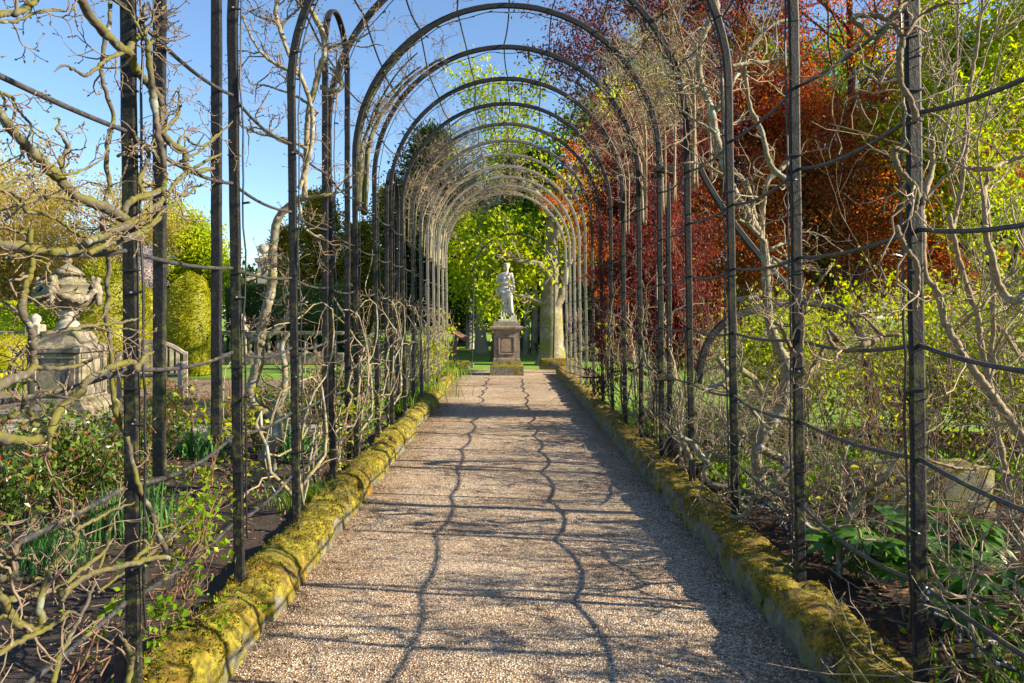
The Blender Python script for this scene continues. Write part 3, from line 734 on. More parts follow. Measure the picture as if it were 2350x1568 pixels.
capsule(g, (-.01, 0.012, 1.17), 0.055, (0, 0.0, 1.28), 0.045)
E((-.03, 0, 1.13), (0.17, 0.085, 0.065)); E((-.03, -0.005, 1.04), (0.135, 0.092, 0.12)); E((-.075, -0.075, 1.045), (0.052, 0.045, 0.05)); E((.03, -0.075, 1.05), (0.052, 0.045, 0.05))
E((-.045, 0, 0.90), (0.11, 0.08, 0.12)); E((-.065, 0, 0.76), (0.155, 0.115, 0.12))
capsule(g, (-.175, 0.0, 1.125), 0.052, (-.235, -0.02, 0.95), 0.042); capsule(g, (-.235, -0.02, 0.95), 0.04, (-.03, -0.16, 0.865), 0.03); E((0.0, -.165, .86), (.035, .03, .025))
capsule(g, (.115, 0.0, 1.145), 0.052, (.165, 0.0, 0.945), 0.042); capsule(g, (.165, 0.0, 0.945), 0.038, (.185, -0.10, 0.80), 0.03); E((.185, -.12, .785), (.03, .03, .035))
for k in range(18):                                        # the coil held at her hip
    a = 2 * math.pi * k / 18; E((.125 + 0.068 * math.cos(a), -0.13, 0.775 + 0.075 * math.sin(a)), (0.024, 0.026, 0.024))
capsule(g, (-.02, -.15, .87), .022, (.09, -.15, .845), .022)
for k in range(22):                                        # roll of cloth round the hips
    a = math.pi * (1.02 + k / 21 * 0.98); E((-.06 + 0.185 * math.cos(a), 0.13 * math.sin(a), 0.735 - 0.075 * math.sin(3 * k / 21 + .2) + 0.02 * (k % 2)), (0.036, 0.04, 0.042))
E((-.205, 0, .66), (.055, .08, .1)); E((-.19, .02, .74), (.05, .07, .07))
g2 = []
rings = [(0.72, -.065, 0, .165, .12), (0.6, -.06, -.01, .165, .125), (.45, -.045, -.005, .155, .12), (.3, -.03, 0, .145, .118), (.15, -.025, 0, .145, .12), (.03, -.02, 0, .155, .13), (0.0, -.02, 0, .15, .125)]
zz = np.linspace(0.72, 0.0, 40); rr = np.array(rings)[::-1]
nA = 64; a = np.linspace(0, 2 * math.pi, nA, endpoint=False); VV = []
for z in zz:
    cx_, cy_, ax, ay = [np.interp(z, rr[:, 0], rr[:, j]) for j in (1, 2, 3, 4)]
    f = 1 + 0.085 * np.sin(15 * a + 5 * z + 1.2 * np.sin(3 * a)) * min(1, (0.78 - z) * 2.2)
    VV.append(np.stack([cx_ + ax * f * np.cos(a), cy_ + ay * f * np.sin(a), np.full(nA, z)], 1))
VV = np.array(VV).reshape(-1, 3); i = np.arange(40 * nA).reshape(40, nA); nx = np.roll(i, -1, 1)
g.add(VV, np.stack([i[:-1], i[1:], nx[1:], nx[:-1]], -1).reshape(-1, 4))
g.F.setdefault(nA, []).append(np.array([i[0], i[-1][::-1]])); g.A.setdefault(nA, []).append(np.array([.5, .5]))
capsule(g, (.02, -.07, .70), .10, (.085, -.16, .565), .075); capsule(g, (.085, -.16, .565), .068, (.12, -.10, .20), .05)
for k in range(5):
    x0 = -.13 + .05 * k; capsule(g, (x0 + .02, -.12, .66), .018, (x0 + .02 * k - .02, -.125, .06), .016)
capsule(g, (.13, -.10, .16), .04, (.175, -.19, .125), .03)
capsule(g, (-.12, -.10, .03), .035, (-.13, -.17, .02), .028)
me = remeshed(g, 'figure', MSTATUE, 0.011, 1)
part('figure', me, ST, local=True).location = (0, 0, 0.062)
g = Geo(); g.box((0.02, -0.01, 0.03), (0.47, 0.40, 0.062), bev=0.012); g.box((.17, -.14, .115), (.15, .14, .11), bev=.015)
part('base', g.mesh('base', MSTATUE), ST, local=True)
PD = thing('pedestal', 'brown sandstone pedestal with recessed panel and mossy foot under the statue', 'pedestal', (XS, YS, 0))
g = Geo(); g.sq_lathe([(0.415, -.02), (0.42, 0.02), (0.42, 0.21), (0.405, 0.24), (0.375, 0.27), (0.36, 0.31), (0.345, 0.35)]); part('foot', g.mesh('foot', make_moss_stone((0.10, 0.10, 0.012), (0.20, 0.185, 0.02), 0.62, 'mossy_foot')), PD, local=True)
g = Geo(); g.sq_lathe([(0.335, .345), (.335, .40), (.325, .43), (.325, 1.10)]); part('die', g.mesh('die', MSAND), PD, local=True)
g = Geo()
for (x, z, w, h) in ((0, .965, .41, .04), (0, .535, .41, .04), (-.19, .75, .04, .39), (.19, .75, .04, .39)): g.box((x, -.332, z), (w, .036, h), bev=.006)
part('panel_frame', g.mesh('panel_frame', MSAND), PD, local=True)
g = Geo(); g.box((0, -.33, .75), (.27, .016, .33), bev=.005); part('panel', g.mesh('panel', make_oldstone('red_panel_stone', (0.27, .19, .135), .56, .66)), PD, local=True)
g = Geo(); g.sq_lathe([(.335, 1.101), (.35, 1.12), (.385, 1.145), (.42, 1.16), (.425, 1.205), (.40, 1.225)]); part('cornice', g.mesh('cornice', MSAND), PD, local=True)
g = Geo(); g.sq_lathe([(.335, 1.226), (.335, 1.335), (.325, 1.341)]); part('cap', g.mesh('cap', MGREYS), PD, local=True)

# thin arch beyond the statue with its two footing stones
TA = thing('rose_arch', 'thin black iron arch standing behind the statue', 'arch', (0.2, 21.2, 0))
Yt = 21.2; xl, xr = (1087 - CX) / F * Yt, (1272 - CX) / F * Yt; c_, r_ = (xl + xr) / 2, (xr - xl) / 2
a = np.linspace(math.pi, 0, 30)
P = np.concatenate([[[xl - .06, Yt, .12], [xl - .02, Yt, 1.4]], np.stack([c_ + r_ * np.cos(a), np.full(30, Yt), 3.83 - r_ + r_ * np.sin(a)], 1), [[xr, Yt, 1.4], [xr - .03, Yt, .12]]])
part('hoop', tubes(resample(P, 70)[None], np.full((1, 70), .024), 7).mesh('hoop', MCABLE, True), TA)
for x in (xl - .06, xr - .03):
    g = Geo(); g.box((x, Yt, .07), (.12, .12, .14), bev=.02); part('foot', g.mesh('foot', MIRON), TA)
for (x0, x1, y, h, lab) in ((-1.78, -1.0, 20.9, .22, 'short mossy stone block left of the thin arch'), (.95, 2.1, 20.7, .30, 'low yellow-mossed stone block right of the pedestal')):
    o = thing('footing_stone', lab, 'stone', ((x0 + x1) / 2, y, 0)); g = Geo(); g.box(((x0 + x1) / 2, y, h / 2 - .02), (x1 - x0, .35, h + .04), bev=.05)
    part('block', g.mesh('block', MMOSSL, True), o)
# sign board on a post at the left end of the kerb
SG = thing('sign_post', 'brown wooden post with slanted board at left kerb end', 'sign', (at(1044, 850, 19.2)[0], 19.2, 0))
g = Geo(); g.box((0, 0, .48), (.11, .11, .98), bev=.01); part('post', g.mesh('post', MSIGN), SG, local=True)
o = part('board', Geo().box((0, 0, 0), (.40, .34, .05), bev=.008).mesh('board', MSIGN), SG, local=True); o.location = (.13, -.02, .98); o.rotation_euler = (R(18), R(28), 0)

# ------------------------------------------------------------------ urn on its plinth
UX, UY = -6.28, 10.62
UP = thing('urn_plinth', 'weathered grey stone plinth with panel and flared top under the urn', 'pedestal', (UX, UY, 0))
g = Geo(); g.box((0, 0, .0), (1.9, 1.6, .16), bev=.02); part('step', g.mesh('step', MGREYS), UP, local=True)
g = Geo(); g.sq_lathe([(.50, .075), (.50, .20), (.47, .24), (.45, .27), (.41, .30), (.395, .335)]); part('foot', g.mesh('foot', MURN), UP, local=True)
g = Geo(); g.sq_lathe([(.375, .33), (.36, .36), (.36, .97)]); part('die', g.mesh('die', MURN), UP, local=True)
g = Geo()
for fx, fy in ((0, -1), (1, 0)):
    for (u, z, w, h) in ((0, .93, .62, .07), (0, .42, .62, .09), (-.27, .66, .08, .42), (.27, .66, .08, .42)):
        if fy: g.box((u, -.366, z), (w, .03, h), bev=.008)
        else: g.box((.366, u, z), (.03, w, h), bev=.008)
part('panel_frame', g.mesh('panel_frame', MURN), UP, local=True)
g = Geo(); g.sq_lathe([(.37, .971), (.40, .985), (.405, 1.04), (.385, 1.06), (.33, 1.085), (.27, 1.13), (.225, 1.19), (.20, 1.26), (.20, 1.285)]); part('cap', g.mesh('cap', MURN), UP, local=True)
g = Geo()
for s in (-1, 1):
    t = np.linspace(0, 1, 14); p = np.stack([.19 + .12 * (1 - t) ** 2, np.full(14, s * .19), 1.29 - .2 * (1 - t) ** 1.4 + .02 * np.sin(5 * t)], 1)
    part('scroll', tubes(p[None], np.full((1, 14), .04), 8, cap=True).mesh('scroll', MURN, True), UP, local=True)

UR = thing('stone_urn', 'carved stone urn with lid and swags on tall plinth', 'urn', (UX, UY, 1.285))
g = Geo(); g.lathe([(0.0, .0), (.16, 0), (.165, .03), (.135, .06), (.15, .085), (.14, .11), (.10, .15), (.095, .17), (.12, .19), (.115, .215), (.135, .25), (.14, .29)], n=28); part('foot', g.mesh('foot', MPALES, True), UR, local=True)
g = Geo(); fl = lambda r, a, z: r * (1 + .035 * np.abs(np.sin(12 * a)) * (z < .50))
g.lathe([(.10, .285), (.18, .30), (.27, .345), (.335, .41), (.365, .48), (.36, .53), (.32, .57), (.30, .60), (.335, .635), (.345, .66), (.31, .675), (.2, .70), (.13, .74), (.12, .79)], n=48, fn=fl); part('bowl', g.mesh('bowl', MURN, True), UR, local=True)
g = Geo(); g.lathe([(.115, .785), (.19, .80), (.195, .83), (.15, .87), (.10, .905), (.055, .935), (.035, .955), (.05, .975), (.06, 1.005), (.04, 1.035), (.0, 1.045)], n=24); part('lid', g.mesh('lid', MURN, True), UR, local=True)
g = Geo()
for j in range(4):                                         # heavy carved swags between the masks
    a0 = j * math.pi / 2 + .05
    for k in range(14):
        t = k / 13; a = a0 + t * math.pi / 2; z = .60 - .16 * math.sin(math.pi * t); r = .385 + .02 * math.sin(math.pi * t)
        s = .034 + .018 * math.sin(math.pi * t) + rng.uniform(-.008, .01)
        g.add(*ellipsoid((r * math.cos(a), r * math.sin(a), z + rng.uniform(-.02, .02)), (s, s, s * 1.1), 8, 6))
    ca, sa = math.cos(a0), math.sin(a0)
    for (r, z, s) in ((.37, .66, .07), (.41, .60, .065), (.44, .54, .05), (.42, .72, .045), (.34, .74, .04), (.42, .46, .055), (.43, .39, .045)):
        g.add(*ellipsoid((r * ca, r * sa, z), (s, s, s * 1.15), 8, 6))
part('swags', remeshed(g, 'swags', MURN, .016, 1), UR, local=True)

# ------------------------------------------------------------------ things beyond the rose bed
BE = thing('garden_bench', 'silvered wooden garden bench with fanned slat back beside the urn', 'bench', (-6.35, 13.3, 0), rz=R(14))
for k in range(9):
    t = (k - 4) / 4; g = Geo(); g.box((t * .42, .02, .72 - .06 * t * t), (.062, .022, .62 - .16 * t * t), bev=.005); o = part('back_slat', g.mesh('back_slat', MWOOD), BE, local=True)
g = Geo(); P = resample([(-.55, .02, .80), (-.3, .02, .96), (0, .02, 1.03), (.3, .02, .96), (.55, .02, .80)], 20); part('top_rail', sweep_rect(P, (0, 1, 0), .07, .045).mesh('top_rail', MWOOD), BE, local=True)
for k in range(6): g = Geo(); g.box((0, -.06 - .085 * k, .44), (1.15, .065, .03), bev=.005); part('seat_slat', g.mesh('seat_slat', MDWOOD), BE, local=True)
for x in (-.55, .55):
    for y in (.03, -.5): g = Geo(); g.box((x, y, .32 if y < 0 else .42), (.07, .07, .64 if y < 0 else .84), bev=.006); part('leg', g.mesh('leg', MWOOD), BE, local=True)
    g = Geo(); g.box((x, -.24, .655), (.08, .62, .035), bev=.006); part('arm_rest', g.mesh('arm_rest', MWOOD), BE, local=True)

BA = thing('balustrade', 'long weathered stone balustrade beyond the terrace on left', 'balustrade', (-11.5, 23, 0))
g = Geo(); g.box((-11.5, 23, .95), (13, .30, .12), bev=.02); part('coping', g.mesh('coping', MURN), BA)
g = Geo(); g.box((-11.5, 23, .16), (13, .34, .36), bev=.02); part('plinth', g.mesh('plinth', MURN), BA)
gb = Geo(); gb.lathe([(.07, 0), (.07, .05), (.04, .08), (.08, .2), (.085, .25), (.04, .42), (.065, .47), (.07, .55)], n=10); meb = gb.mesh('baluster', MURN, True)
for k in range(44):
    x = -17.8 + .29 * k
    if k % 11 == 0:
        g = Geo(); g.box((x, 23, .62), (.42, .42, 1.2), bev=.03); part('pier', g.mesh('pier', MGREYS), BA)
        g = Geo(); g.lathe([(.14, 1.22), (.10, 1.26), (.16, 1.36), (.14, 1.46), (.05, 1.54), (0, 1.56)], (x, 23, 0), 12); part('finial', g.mesh('finial', MPALES, True), BA)
    else:
        o = part('baluster', meb, BA, local=True); o.location = (x + 11.5, 0, .34)
PI = thing('ball_pillar', 'stone pillar topped by pale ball finial behind the dark hedge', 'pillar', (at(606, 700, 26)[0], 26, 0))
g = Geo(); g.sq_lathe([(.3, 0), (.3, .4), (.24, .45), (.2, .5), (.17, 3.3), (.24, 3.36), (.26, 3.5), (.1, 3.55)]); part('shaft', g.mesh('shaft', MPALES), PI, local=True)
g = Geo(); g.add(*ellipsoid((0, 0, 3.83), (.2, .2, .2), 20, 14)); g.lathe([(.12, 3.55), (.06, 3.6), (.12, 3.68)], n=12); part('ball', g.mesh('ball', MPALES, True), PI, local=True)
# coping slabs edging the rose bed
ED = thing('bed_edging', 'pale grey stone slabs edging the rose bed before the urn', 'edging', (-5.6, 8.3, 0))
for k in range(8):
    g = Geo(); g.box((-8.6 + 0.86 * k + rng.uniform(-.01, .01), 8.55, .13), (.84, .42, .16), bev=.02); part('slab', g.mesh('slab', MPALES), ED)
# stone trough / block in the right-hand bed
TR = thing('stone_block', 'long rough stone block with mossy face in the right bed', 'stone', (3.05, 5.5, .08))
x0, x1 = at(1992, 1, 5.3)[0], at(2287, 1, 5.3)[0]
bm = bmesh.new(); bmesh.ops.create_cube(bm, size=1); bmesh.ops.subdivide_edges(bm, edges=bm.edges, cuts=9, use_grid_fill=True)
for v in bm.verts:
    p = np.array(v.co); p = np.clip(p, -.5, .5); q_ = p * [x1 - x0, .42, .34]
    d = (fbm(q_ * 7 + 3, 9, 3) - .5) * .045; n_ = nrm(p ** 5); v.co = Vector(q_ + n_ * d + np.array([(x0 + x1) / 2, 5.52, .22]))
me = bpy.data.meshes.new('block'); bm.to_mesh(me); bm.free(); me.materials.append(make_moss_stone((.08, .09, .012), (.19, .19, .02), .72, 'block_stone')); me.polygons.foreach_set('use_smooth', np.ones(len(me.polygons), bool)); part('block', me, TR)
# fallen red-brown timber edging at right back and post stump at lower left
SP = thing('post_stump', 'short dark timber stump against the first left-hand post', 'stump', at(283, 1560, 2.62))
g = Geo(); b_ = at(283, 1480, 2.66); g.box((b_[0], 2.66, .1), (.045, .05, b_[2] * 2 - .2 + .08), bev=.006); part('stump', g.mesh('stump', simple('rotten_wood', [(.3, (.02, .012, .01)), (.7, (.06, .035, .028))], 30)), SP)

# ------------------------------------------------------------------ trees and far planting
def flat_list(levels): return levels
def tree(name, label, base, h, trunk_r, limbs, levels, leaf, leaf_m, bark, lean=(0, 0), crown_z=0.3, up=0.25, leaf_n=14, leaf_spread=0.25, cat='tree', group=None, wig=0.2, spread=None, asp=0.6, droop=0.15, clip=None, ltop=1.0, sides=6, reach=None):
    """trunk > limbs > branches > twigs, leaves gathered round the twigs"""
    base = np.asarray(base, float)
    T = thing(name, label, cat, base, group)
    K = 14; t = np.linspace(0, 1, K)[:, None]
    P = base + np.array([lean[0], lean[1], h]) * t * np.array([1, 1, 0.82]) + (np.stack([fbm(np.stack([t[:, 0] * 3, t[:, 0] * 0 + base[0], t[:, 0] * 0 + j], 1), 5 + j, 2) for j in range(3)], 1) - .5) * [h * .06, h * .06, 0] * t
    P = P - np.array([0, 0, 0.06]) * (1 - t)
    r = trunk_r * (1 - 0.8 * t[:, 0]) * (1 + 0.5 * np.exp(-t[:, 0] * 14))
    tubes(P[None], r[None], 10, (g := Geo()))
    reach = reach or h * 0.45
    Q, q = kids(P[None], r[None], limbs, 8, (reach * .55, reach), (0.7, 1.25), up, wig * .6, (.3, .55), (crown_z, 1.0), .3)
    tubes(Q, q, 6, g)
    part('trunk', g.mesh('trunk', bark, True), T)
    gt = Geo(); cur, cr = Q, q; tips = []
    L = reach * 0.5
    for li, n in enumerate(levels):
        cur, cr = kids(cur, cr, n, 5, (L * .5, L), (.4, 1.1), up * .6, wig, (.4, .65), (.15, 1.0), .35, rmin=0.004)
        tubes(cur, cr, 3, gt); L *= 0.5
    part('twigs', gt.mesh('twigs', bark), T, 'stuff')
    if leaf > 0:
        M = len(cur); ii = rng.integers(0, M, M * leaf_n); kk = rng.integers(1, 5, M * leaf_n)
        C = cur[ii, kk] + rng.normal(0, leaf_spread, (M * leaf_n, 3))
        if clip is not None: C = C[clip(C)]
        part('crown', leaves(C, leaf, None, asp, droop=droop).mesh('crown', leaf_m), T, 'stuff')
    return T
def blob_crown(c, rad, ncl, per, cr, seed=0, shell=0.5, gap=0.0, zlo=-1.0):
    """points in clumps filling an uneven ellipsoid"""
    d = nrm(rng.normal(size=(ncl * 3, 3))); u = rng.random(ncl * 3) ** shell
    P = d * u[:, None]; P = P[P[:, 2] > zlo]
    wob = 0.75 + 0.5 * fbm(nrm(P) * 1.7 + seed, seed, 3)
    P = P * wob[:, None] * np.asarray(rad) + np.asarray(c)
    if gap: P = P[fbm(P * 0.55, seed + 4, 2) > gap]
    P = P[:ncl]
    return (P[:, None] + rng.normal(0, 1, (len(P), per, 3)) * np.asarray(cr)).reshape(-1, 3)
def bush(name, label, c, rad, ncl, per, cr, leaf, m, stems=10, bark=MDARKB, cat='shrub', group=None, seed=1, gap=0, asp=.55, droop=.1, zlo=-.7, sr=.02):
    T = thing(name, label, cat, (c[0], c[1], 0), group)
    C = blob_crown(c, rad, ncl, per, cr, seed, .45, gap, zlo); C = C[C[:, 2] > .05]
    part('foliage', leaves(C, leaf, None, asp, droop=droop).mesh('foliage', m), T, 'stuff')
    e = C[rng.integers(0, len(C), stems)]; b = np.array([c[0], c[1], 0]) + rng.normal(0, .12, (stems, 3)) * [rad[0], rad[1], 0]
    t = np.linspace(0, 1, 6)[None, :, None]; P = b[:, None] * (1 - t) + e[:, None] * t; P = P + rng.normal(0, .05, P.shape) * np.asarray(rad) * .4 * t * (1 - t) * 4
    part('stems', tubes(P, sr * np.linspace(1, .35, 6)[None] * np.ones((stems, 1)), 5).mesh('stems', bark, True), T)
    return T
def topiary(label, c, rx, h, n=9000, m=L_TOP, seed=0, sq=2.6):
    T = thing('topiary_yew', label, 'topiary', (c[0], c[1], 0), 'clipped yews on the terrace')
    k = 26; th = np.linspace(0, 2 * math.pi, 40, endpoint=False); V = []
    for j in range(k + 1):
        z = j / k; rr = rx * (1 - z ** (sq * 1.7)) ** (1 / 2.4) * (0.92 + .1 * min(1, z * 3) - .10 * z)
        V.append(np.stack([rr * np.cos(th), rr * np.sin(th), np.full(40, z * h)], 1))
    V = np.array(V); V *= (1 + .16 * (fbm(V * 2.4 + seed, seed, 3) - .5))[..., None]; V = V + [c[0], c[1], 0]
    i = np.arange((k + 1) * 40).reshape(k + 1, 40); nx = np.roll(i, -1, 1)
    g = Geo(); g.add(V.reshape(-1, 3), np.stack([i[:-1], nx[:-1], nx[1:], i[1:]], -1).reshape(-1, 4)); part('core', g.mesh('core', L_TOP, True), T)
    a = rng.integers(0, k, n); b = rng.integers(0, 40, n); f = rng.random((n, 1)); f2 = rng.random((n, 1))
    p = (V[a, b] * (1 - f) + V[a + 1, b] * f) * (1 - f2) + (V[a, (b + 1) % 40] * (1 - f) + V[a + 1, (b + 1) % 40] * f) * f2
    D = nrm(p - np.array([c[0], c[1], h * .45])); p = p + D * (rng.normal(0, .025, (n, 1)) + .10 * (fbm(p * 5, seed, 2) - .5)[:, None])
    part('foliage', leaves(p, .055, None, .5, D * 1.2, spread=.7).mesh('foliage', m), T, 'stuff')
topiary('tall domed clipped yew just right of the stone urn', (at(248, 1, 15.5)[0], 15.5), .82, 2.62, 14000, seed=1)
topiary('broad golden clipped yew between the paired left posts', (at(437, 1, 19)[0], 19), .62, 2.55, 9000, seed=2)
topiary('clipped yew column half hidden behind first narrow hoop', (at(335, 1, 21)[0], 21), .55, 2.3, 6000, seed=3)
topiary('low round clipped bush at far left below the balustrade', (at(15, 1, 20.5)[0], 20.5), .85, .95, 5000, seed=4, sq=2.0)
def hedge(label, x0, x1, y, d, h, m, n=9000, seed=0):
    T = thing('hedge', label, 'hedge', ((x0 + x1) / 2, y, 0))
    bm = bmesh.new(); bmesh.ops.create_cube(bm, size=1); bmesh.ops.subdivide_edges(bm, edges=bm.edges, cuts=7, use_grid_fill=True)
    for v in bm.verts:
        p = np.array(v.co) * [x1 - x0, d, h] + [(x0 + x1) / 2, y, h / 2]; v.co = Vector(p + (np.array([vnoise(p * 1.3 + j * 7, seed) for j in range(3)]) - .5) * .25)
    me = bpy.data.meshes.new('core'); bm.to_mesh(me); bm.free(); me.materials.append(m); part('core', me, T)
    p = rng.uniform(-.5, .5, (n, 3)); ax = rng.choice([0, 1, 1, 2], n); s = np.where(ax == 1, -.5, .5) ; s = np.where(ax == 0, np.sign(rng.normal(size=n)) * .5, s)
    p[np.arange(n), ax] = s; D = np.zeros((n, 3)); D[np.arange(n), ax] = np.sign(s)
    p = p * [x1 - x0, d, h] + [(x0 + x1) / 2, y, h / 2] + rng.normal(0, .05, (n, 3))
    part('foliage', leaves(p, .09, None, .5, D).mesh('foliage', m), T, 'stuff')
hedge('dark green clipped hedge behind the balustrade, left of the walk', -9.2, -5.4, 25.0, 1.2, 2.45, L_YEW, 9000, 1)
hedge('low lime hedge along the far left lawn', -24, -14, 27, 1.5, 1.9, L_SHRUB, 12000, 2)

hedge('tall dark hedge closing the lawn behind the crimson maple', 1.6, 16, 42, 1.6, 4.2, L_YEW, 14000, 5)
# left background trees
GF = 'trees in the left background'
tree('bare_tree', 'large golden-brown budding tree with fine twigs at far left', (at(20, 1, 33)[0], 33, 0), 6.9, .4, 18, (10, 8, 6), .13, L_TWL, MGOLDT, (0.4, 0), .06, .13, 4, .25, group=GF, wig=.22, reach=4.8)
tree('bare_tree', 'second golden-brown budding tree between urn and first post', (at(225, 1, 36)[0], 36, 0), 6.0, .3, 16, (9, 7, 6), .13, L_TWL, MGOLDT, (0.3, 0), .06, .14, 4, .25, group=GF, wig=.22, reach=4.0)
tree('maple_tree', 'round lime-green tree in new leaf seen between left posts', (at(440, 1, 42)[0], 42, 0), 6.9, .28, 14, (8, 8), .22, L_LIME, MDARKB, (0, 0), .15, .3, 26, .35, group=GF, reach=3.0)
tree('blossom_tree', 'small white blossom tree behind the clipped yews', (at(342, 1, 30)[0], 30, 0), 3.8, .14, 10, (7, 6), .09, L_BLOS, MDARKB, (0, 0), .3, .3, 14, .18, group=GF, reach=1.5)
def conifer(label, base, h, r, m, n=14000, leaf=.16, seed=0, group=GF, z0=.08, name='conifer', per=40):
    T = thing(name, label, 'tree', base, group)
    K = 10; t = np.linspace(0, 1, K); P = np.stack([np.full(K, base[0]), np.full(K, base[1]), t * h], 1)
    part('trunk', tubes(P[None], (h * .025 * (1 - .85 * t))[None], 8).mesh('trunk', MDARKB, True), T)
    nb = n // per; zz = z0 + (1 - z0) * rng.random(nb) ** .8; a = rng.uniform(0, 2 * math.pi, nb)
    rr = r * (1 - zz) ** .62 * (1.05 + .5 * (fbm(np.stack([np.cos(a) * 1.5, np.sin(a) * 1.5, zz * 4], 1) + seed, seed, 2) - .5))
    tip = np.stack([base[0] + rr * np.cos(a), base[1] + rr * np.sin(a), zz * h - .06 * rr], 1); root = np.stack([np.full(nb, base[0]), np.full(nb, base[1]), zz * h * .93], 1)
    u = rng.uniform(.35, 1.02, (nb, per, 1)); C = root[:, None] * (1 - u) + tip[:, None] * u + rng.normal(0, 1, (nb, per, 3)) * [.12 * r, .12 * r, .05 * r]
    u5 = np.linspace(0, 1, 4)[None, :, None]; B = root[:, None] * (1 - u5) + tip[:, None] * u5
    part('boughs', tubes(B, (.02 + .01 * r) * np.linspace(1, .25, 4)[None] * np.ones((nb, 1)), 3).mesh('boughs', MDARKB), T, 'stuff')
    D = np.repeat(nrm(tip - root), per, 0)
    part('crown', leaves(C.reshape(-1, 3), leaf, None, .4, D * 1.3, droop=.2).mesh('crown', m), T, 'stuff')
conifer('golden conifer with ochre tips behind left posts', (at(735, 1, 30)[0], 30, 0), 6.5, 2.0, L_GOLD, 16000, .16, 1)
conifer('smaller golden conifer left of the ochre-tipped one', (at(655, 1, 33)[0], 33, 0), 5.4, 1.5, L_GOLD, 9000, .16, 2)
conifer('third golden conifer nearer the walk behind left arches', (at(820, 1, 31)[0], 31, 0), 5.4, 1.6, L_GOLD, 10000, .16, 7)
conifer('tall dark olive conifer filling the left of the arch vista', (at(985, 1, 36)[0], 36, 0), 10.6, 3.3, L_YEW, 20000, .22, 3)
conifer('olive conifer with broad base behind left arches', (at(905, 1, 40)[0], 40, 0), 8.6, 2.8, L_GOLD, 14000, .22, 4)
conifer('dark yew with low skirts left of the statue', (at(1060, 1, 40)[0], 40, 0), 9.0, 3.6, L_YEW, 22000, .2, 5, z0=.10)
conifer('dark yew with feathery skirts right behind the statue', (at(1205, 1, 31)[0], 31.5, 0), 8.5, 2.6, L_YEW, 20000, .17, 6, z0=.17)

# centre background
GC = 'trees beyond the statue'
tree('grey_bare_tree', 'leafless pale-twigged tree high in the arch vista', (at(1105, 1, 30)[0], 30, 0), 9.2, .22, 14, (8, 7, 4), 0, None, MTWIGP, (-.3, 0), .45, .25, 0, .2, group=GC, reach=3.6)
tree('maple_tree', 'lime maple in new leaf rising directly behind the statue', (at(1135, 1, 24)[0], 24.4, 0), 4.7, .13, 15, (7, 7), .14, L_LIME, MDARKB, (0, 0), .30, .1, 15, .2, group=GC, reach=2.2)
tree('maple_tree', 'tall bright green maple towering over the arch vista', (at(1205, 1, 34)[0], 34, 0), 14.0, .2, 14, (7, 6), .2, L_LIME, MDARKB, (-.9, 0), .36, .3, 7, .35, group=GC, reach=3.0)
tree('maple_tree', 'green-leaved maple behind the thick grey trunk', (at(1290, 1, 38)[0], 38, 0), 10.5, .25, 16, (8, 8), .24, L_GREEN, MDARKB, (0, 0), .2, .25, 18, .4, group=GC, reach=4.0)
# thick grey trunk with limbs reaching left
T = thing('grey_trunk_tree', 'thick grey-barked tree trunk right of the statue with limbs reaching left', 'tree', at(1265, 828, 22.8) * [1, 1, 0], GC)
Yb = 22.8
pts = resample([at(1268, 840, Yb), at(1267, 800, Yb), at(1265, 740, Yb), at(1265, 680, Yb), at(1265, 620, Yb), at(1267, 560, Yb), at(1266, 500, Yb), at(1262, 430, Yb)], 26)
rr = np.interp(np.linspace(0, 1, 26), [0, .06, .15, .5, 1], [.62, .48, .38, .32, .10]); g = Geo(); tubes(pts[None], rr[None], 14, g)
LM = []
for path, r0 in ((((1258, 700), (1230, 690), (1205, 682), (1185, 680), (1160, 684)), .15), (((1262, 640), (1240, 612), (1215, 604), (1190, 598), (1165, 590), (1140, 560)), .17), (((1275, 700), (1290, 670), (1300, 620), (1315, 560), (1330, 480)), .17), (((1262, 500), (1235, 450), (1200, 420), (1170, 360)), .14), (((1268, 560), (1300, 470), (1330, 380), (1380, 300)), .15)):
    p = resample([at(x, y, Yb - .15) for x, y in path], 14, .02); LM.append(p); tubes(p[None], (r0 * np.linspace(1, .35, 14))[None], 8, g)
part('trunk', g.mesh('trunk', MTRUNK, True), T)
LM = np.array(LM); Q, q = kids(LM, np.full((5, 14), .07), 9, 6, (.6, 1.8), (.4, 1.1), .15, .25, (.3, .6), (.2, 1)); gt = Geo(); tubes(Q, q, 4, gt); Q2, q2 = kids(Q, q, 7, 5, (.3, .9), (.4, 1.1), .1, .25, (.4, .7), rmin=.006); tubes(Q2, q2, 3, gt)
part('twigs', gt.mesh('twigs', MTRUNK), T, 'stuff')
C = Q2[:, -1][rng.integers(0, len(Q2), 2600)] + rng.normal(0, .22, (2600, 3)); part('crown', leaves(C, .15, None, .6, droop=.2).mesh('crown', L_LIME), T, 'stuff')
for x, lab in ((1208, 'left of two slim mossy trunks beside the pedestal'), (1226, 'right of two slim mossy trunks beside the pedestal')):
    T = thing('slim_tree', lab, 'tree', at(x, 818, 29) * [1, 1, 0], GC); p = resample([at(x - 1, 822, 29), at(x, 780, 29), at(x + 1, 700, 29), at(x + 3, 560, 29)], 14)
    part('trunk', tubes(p[None], np.interp(np.linspace(0, 1, 14), [0, .1, 1], [.22, .16, .09])[None], 9).mesh('trunk', MTRUNK, True), T)
    C = blob_crown(at(x + 3, 540, 29), (1.4, 1.4, 1.6), 60, 30, .2, 3); part('crown', leaves(C, .16, None, .5).mesh('crown', L_GREEN), T, 'stuff')
T = thing('pale_tree', 'pale-trunked tree on the far lawn left of the thin arch', 'tree', at(1078, 800, 34) * [1, 1, 0], GC)
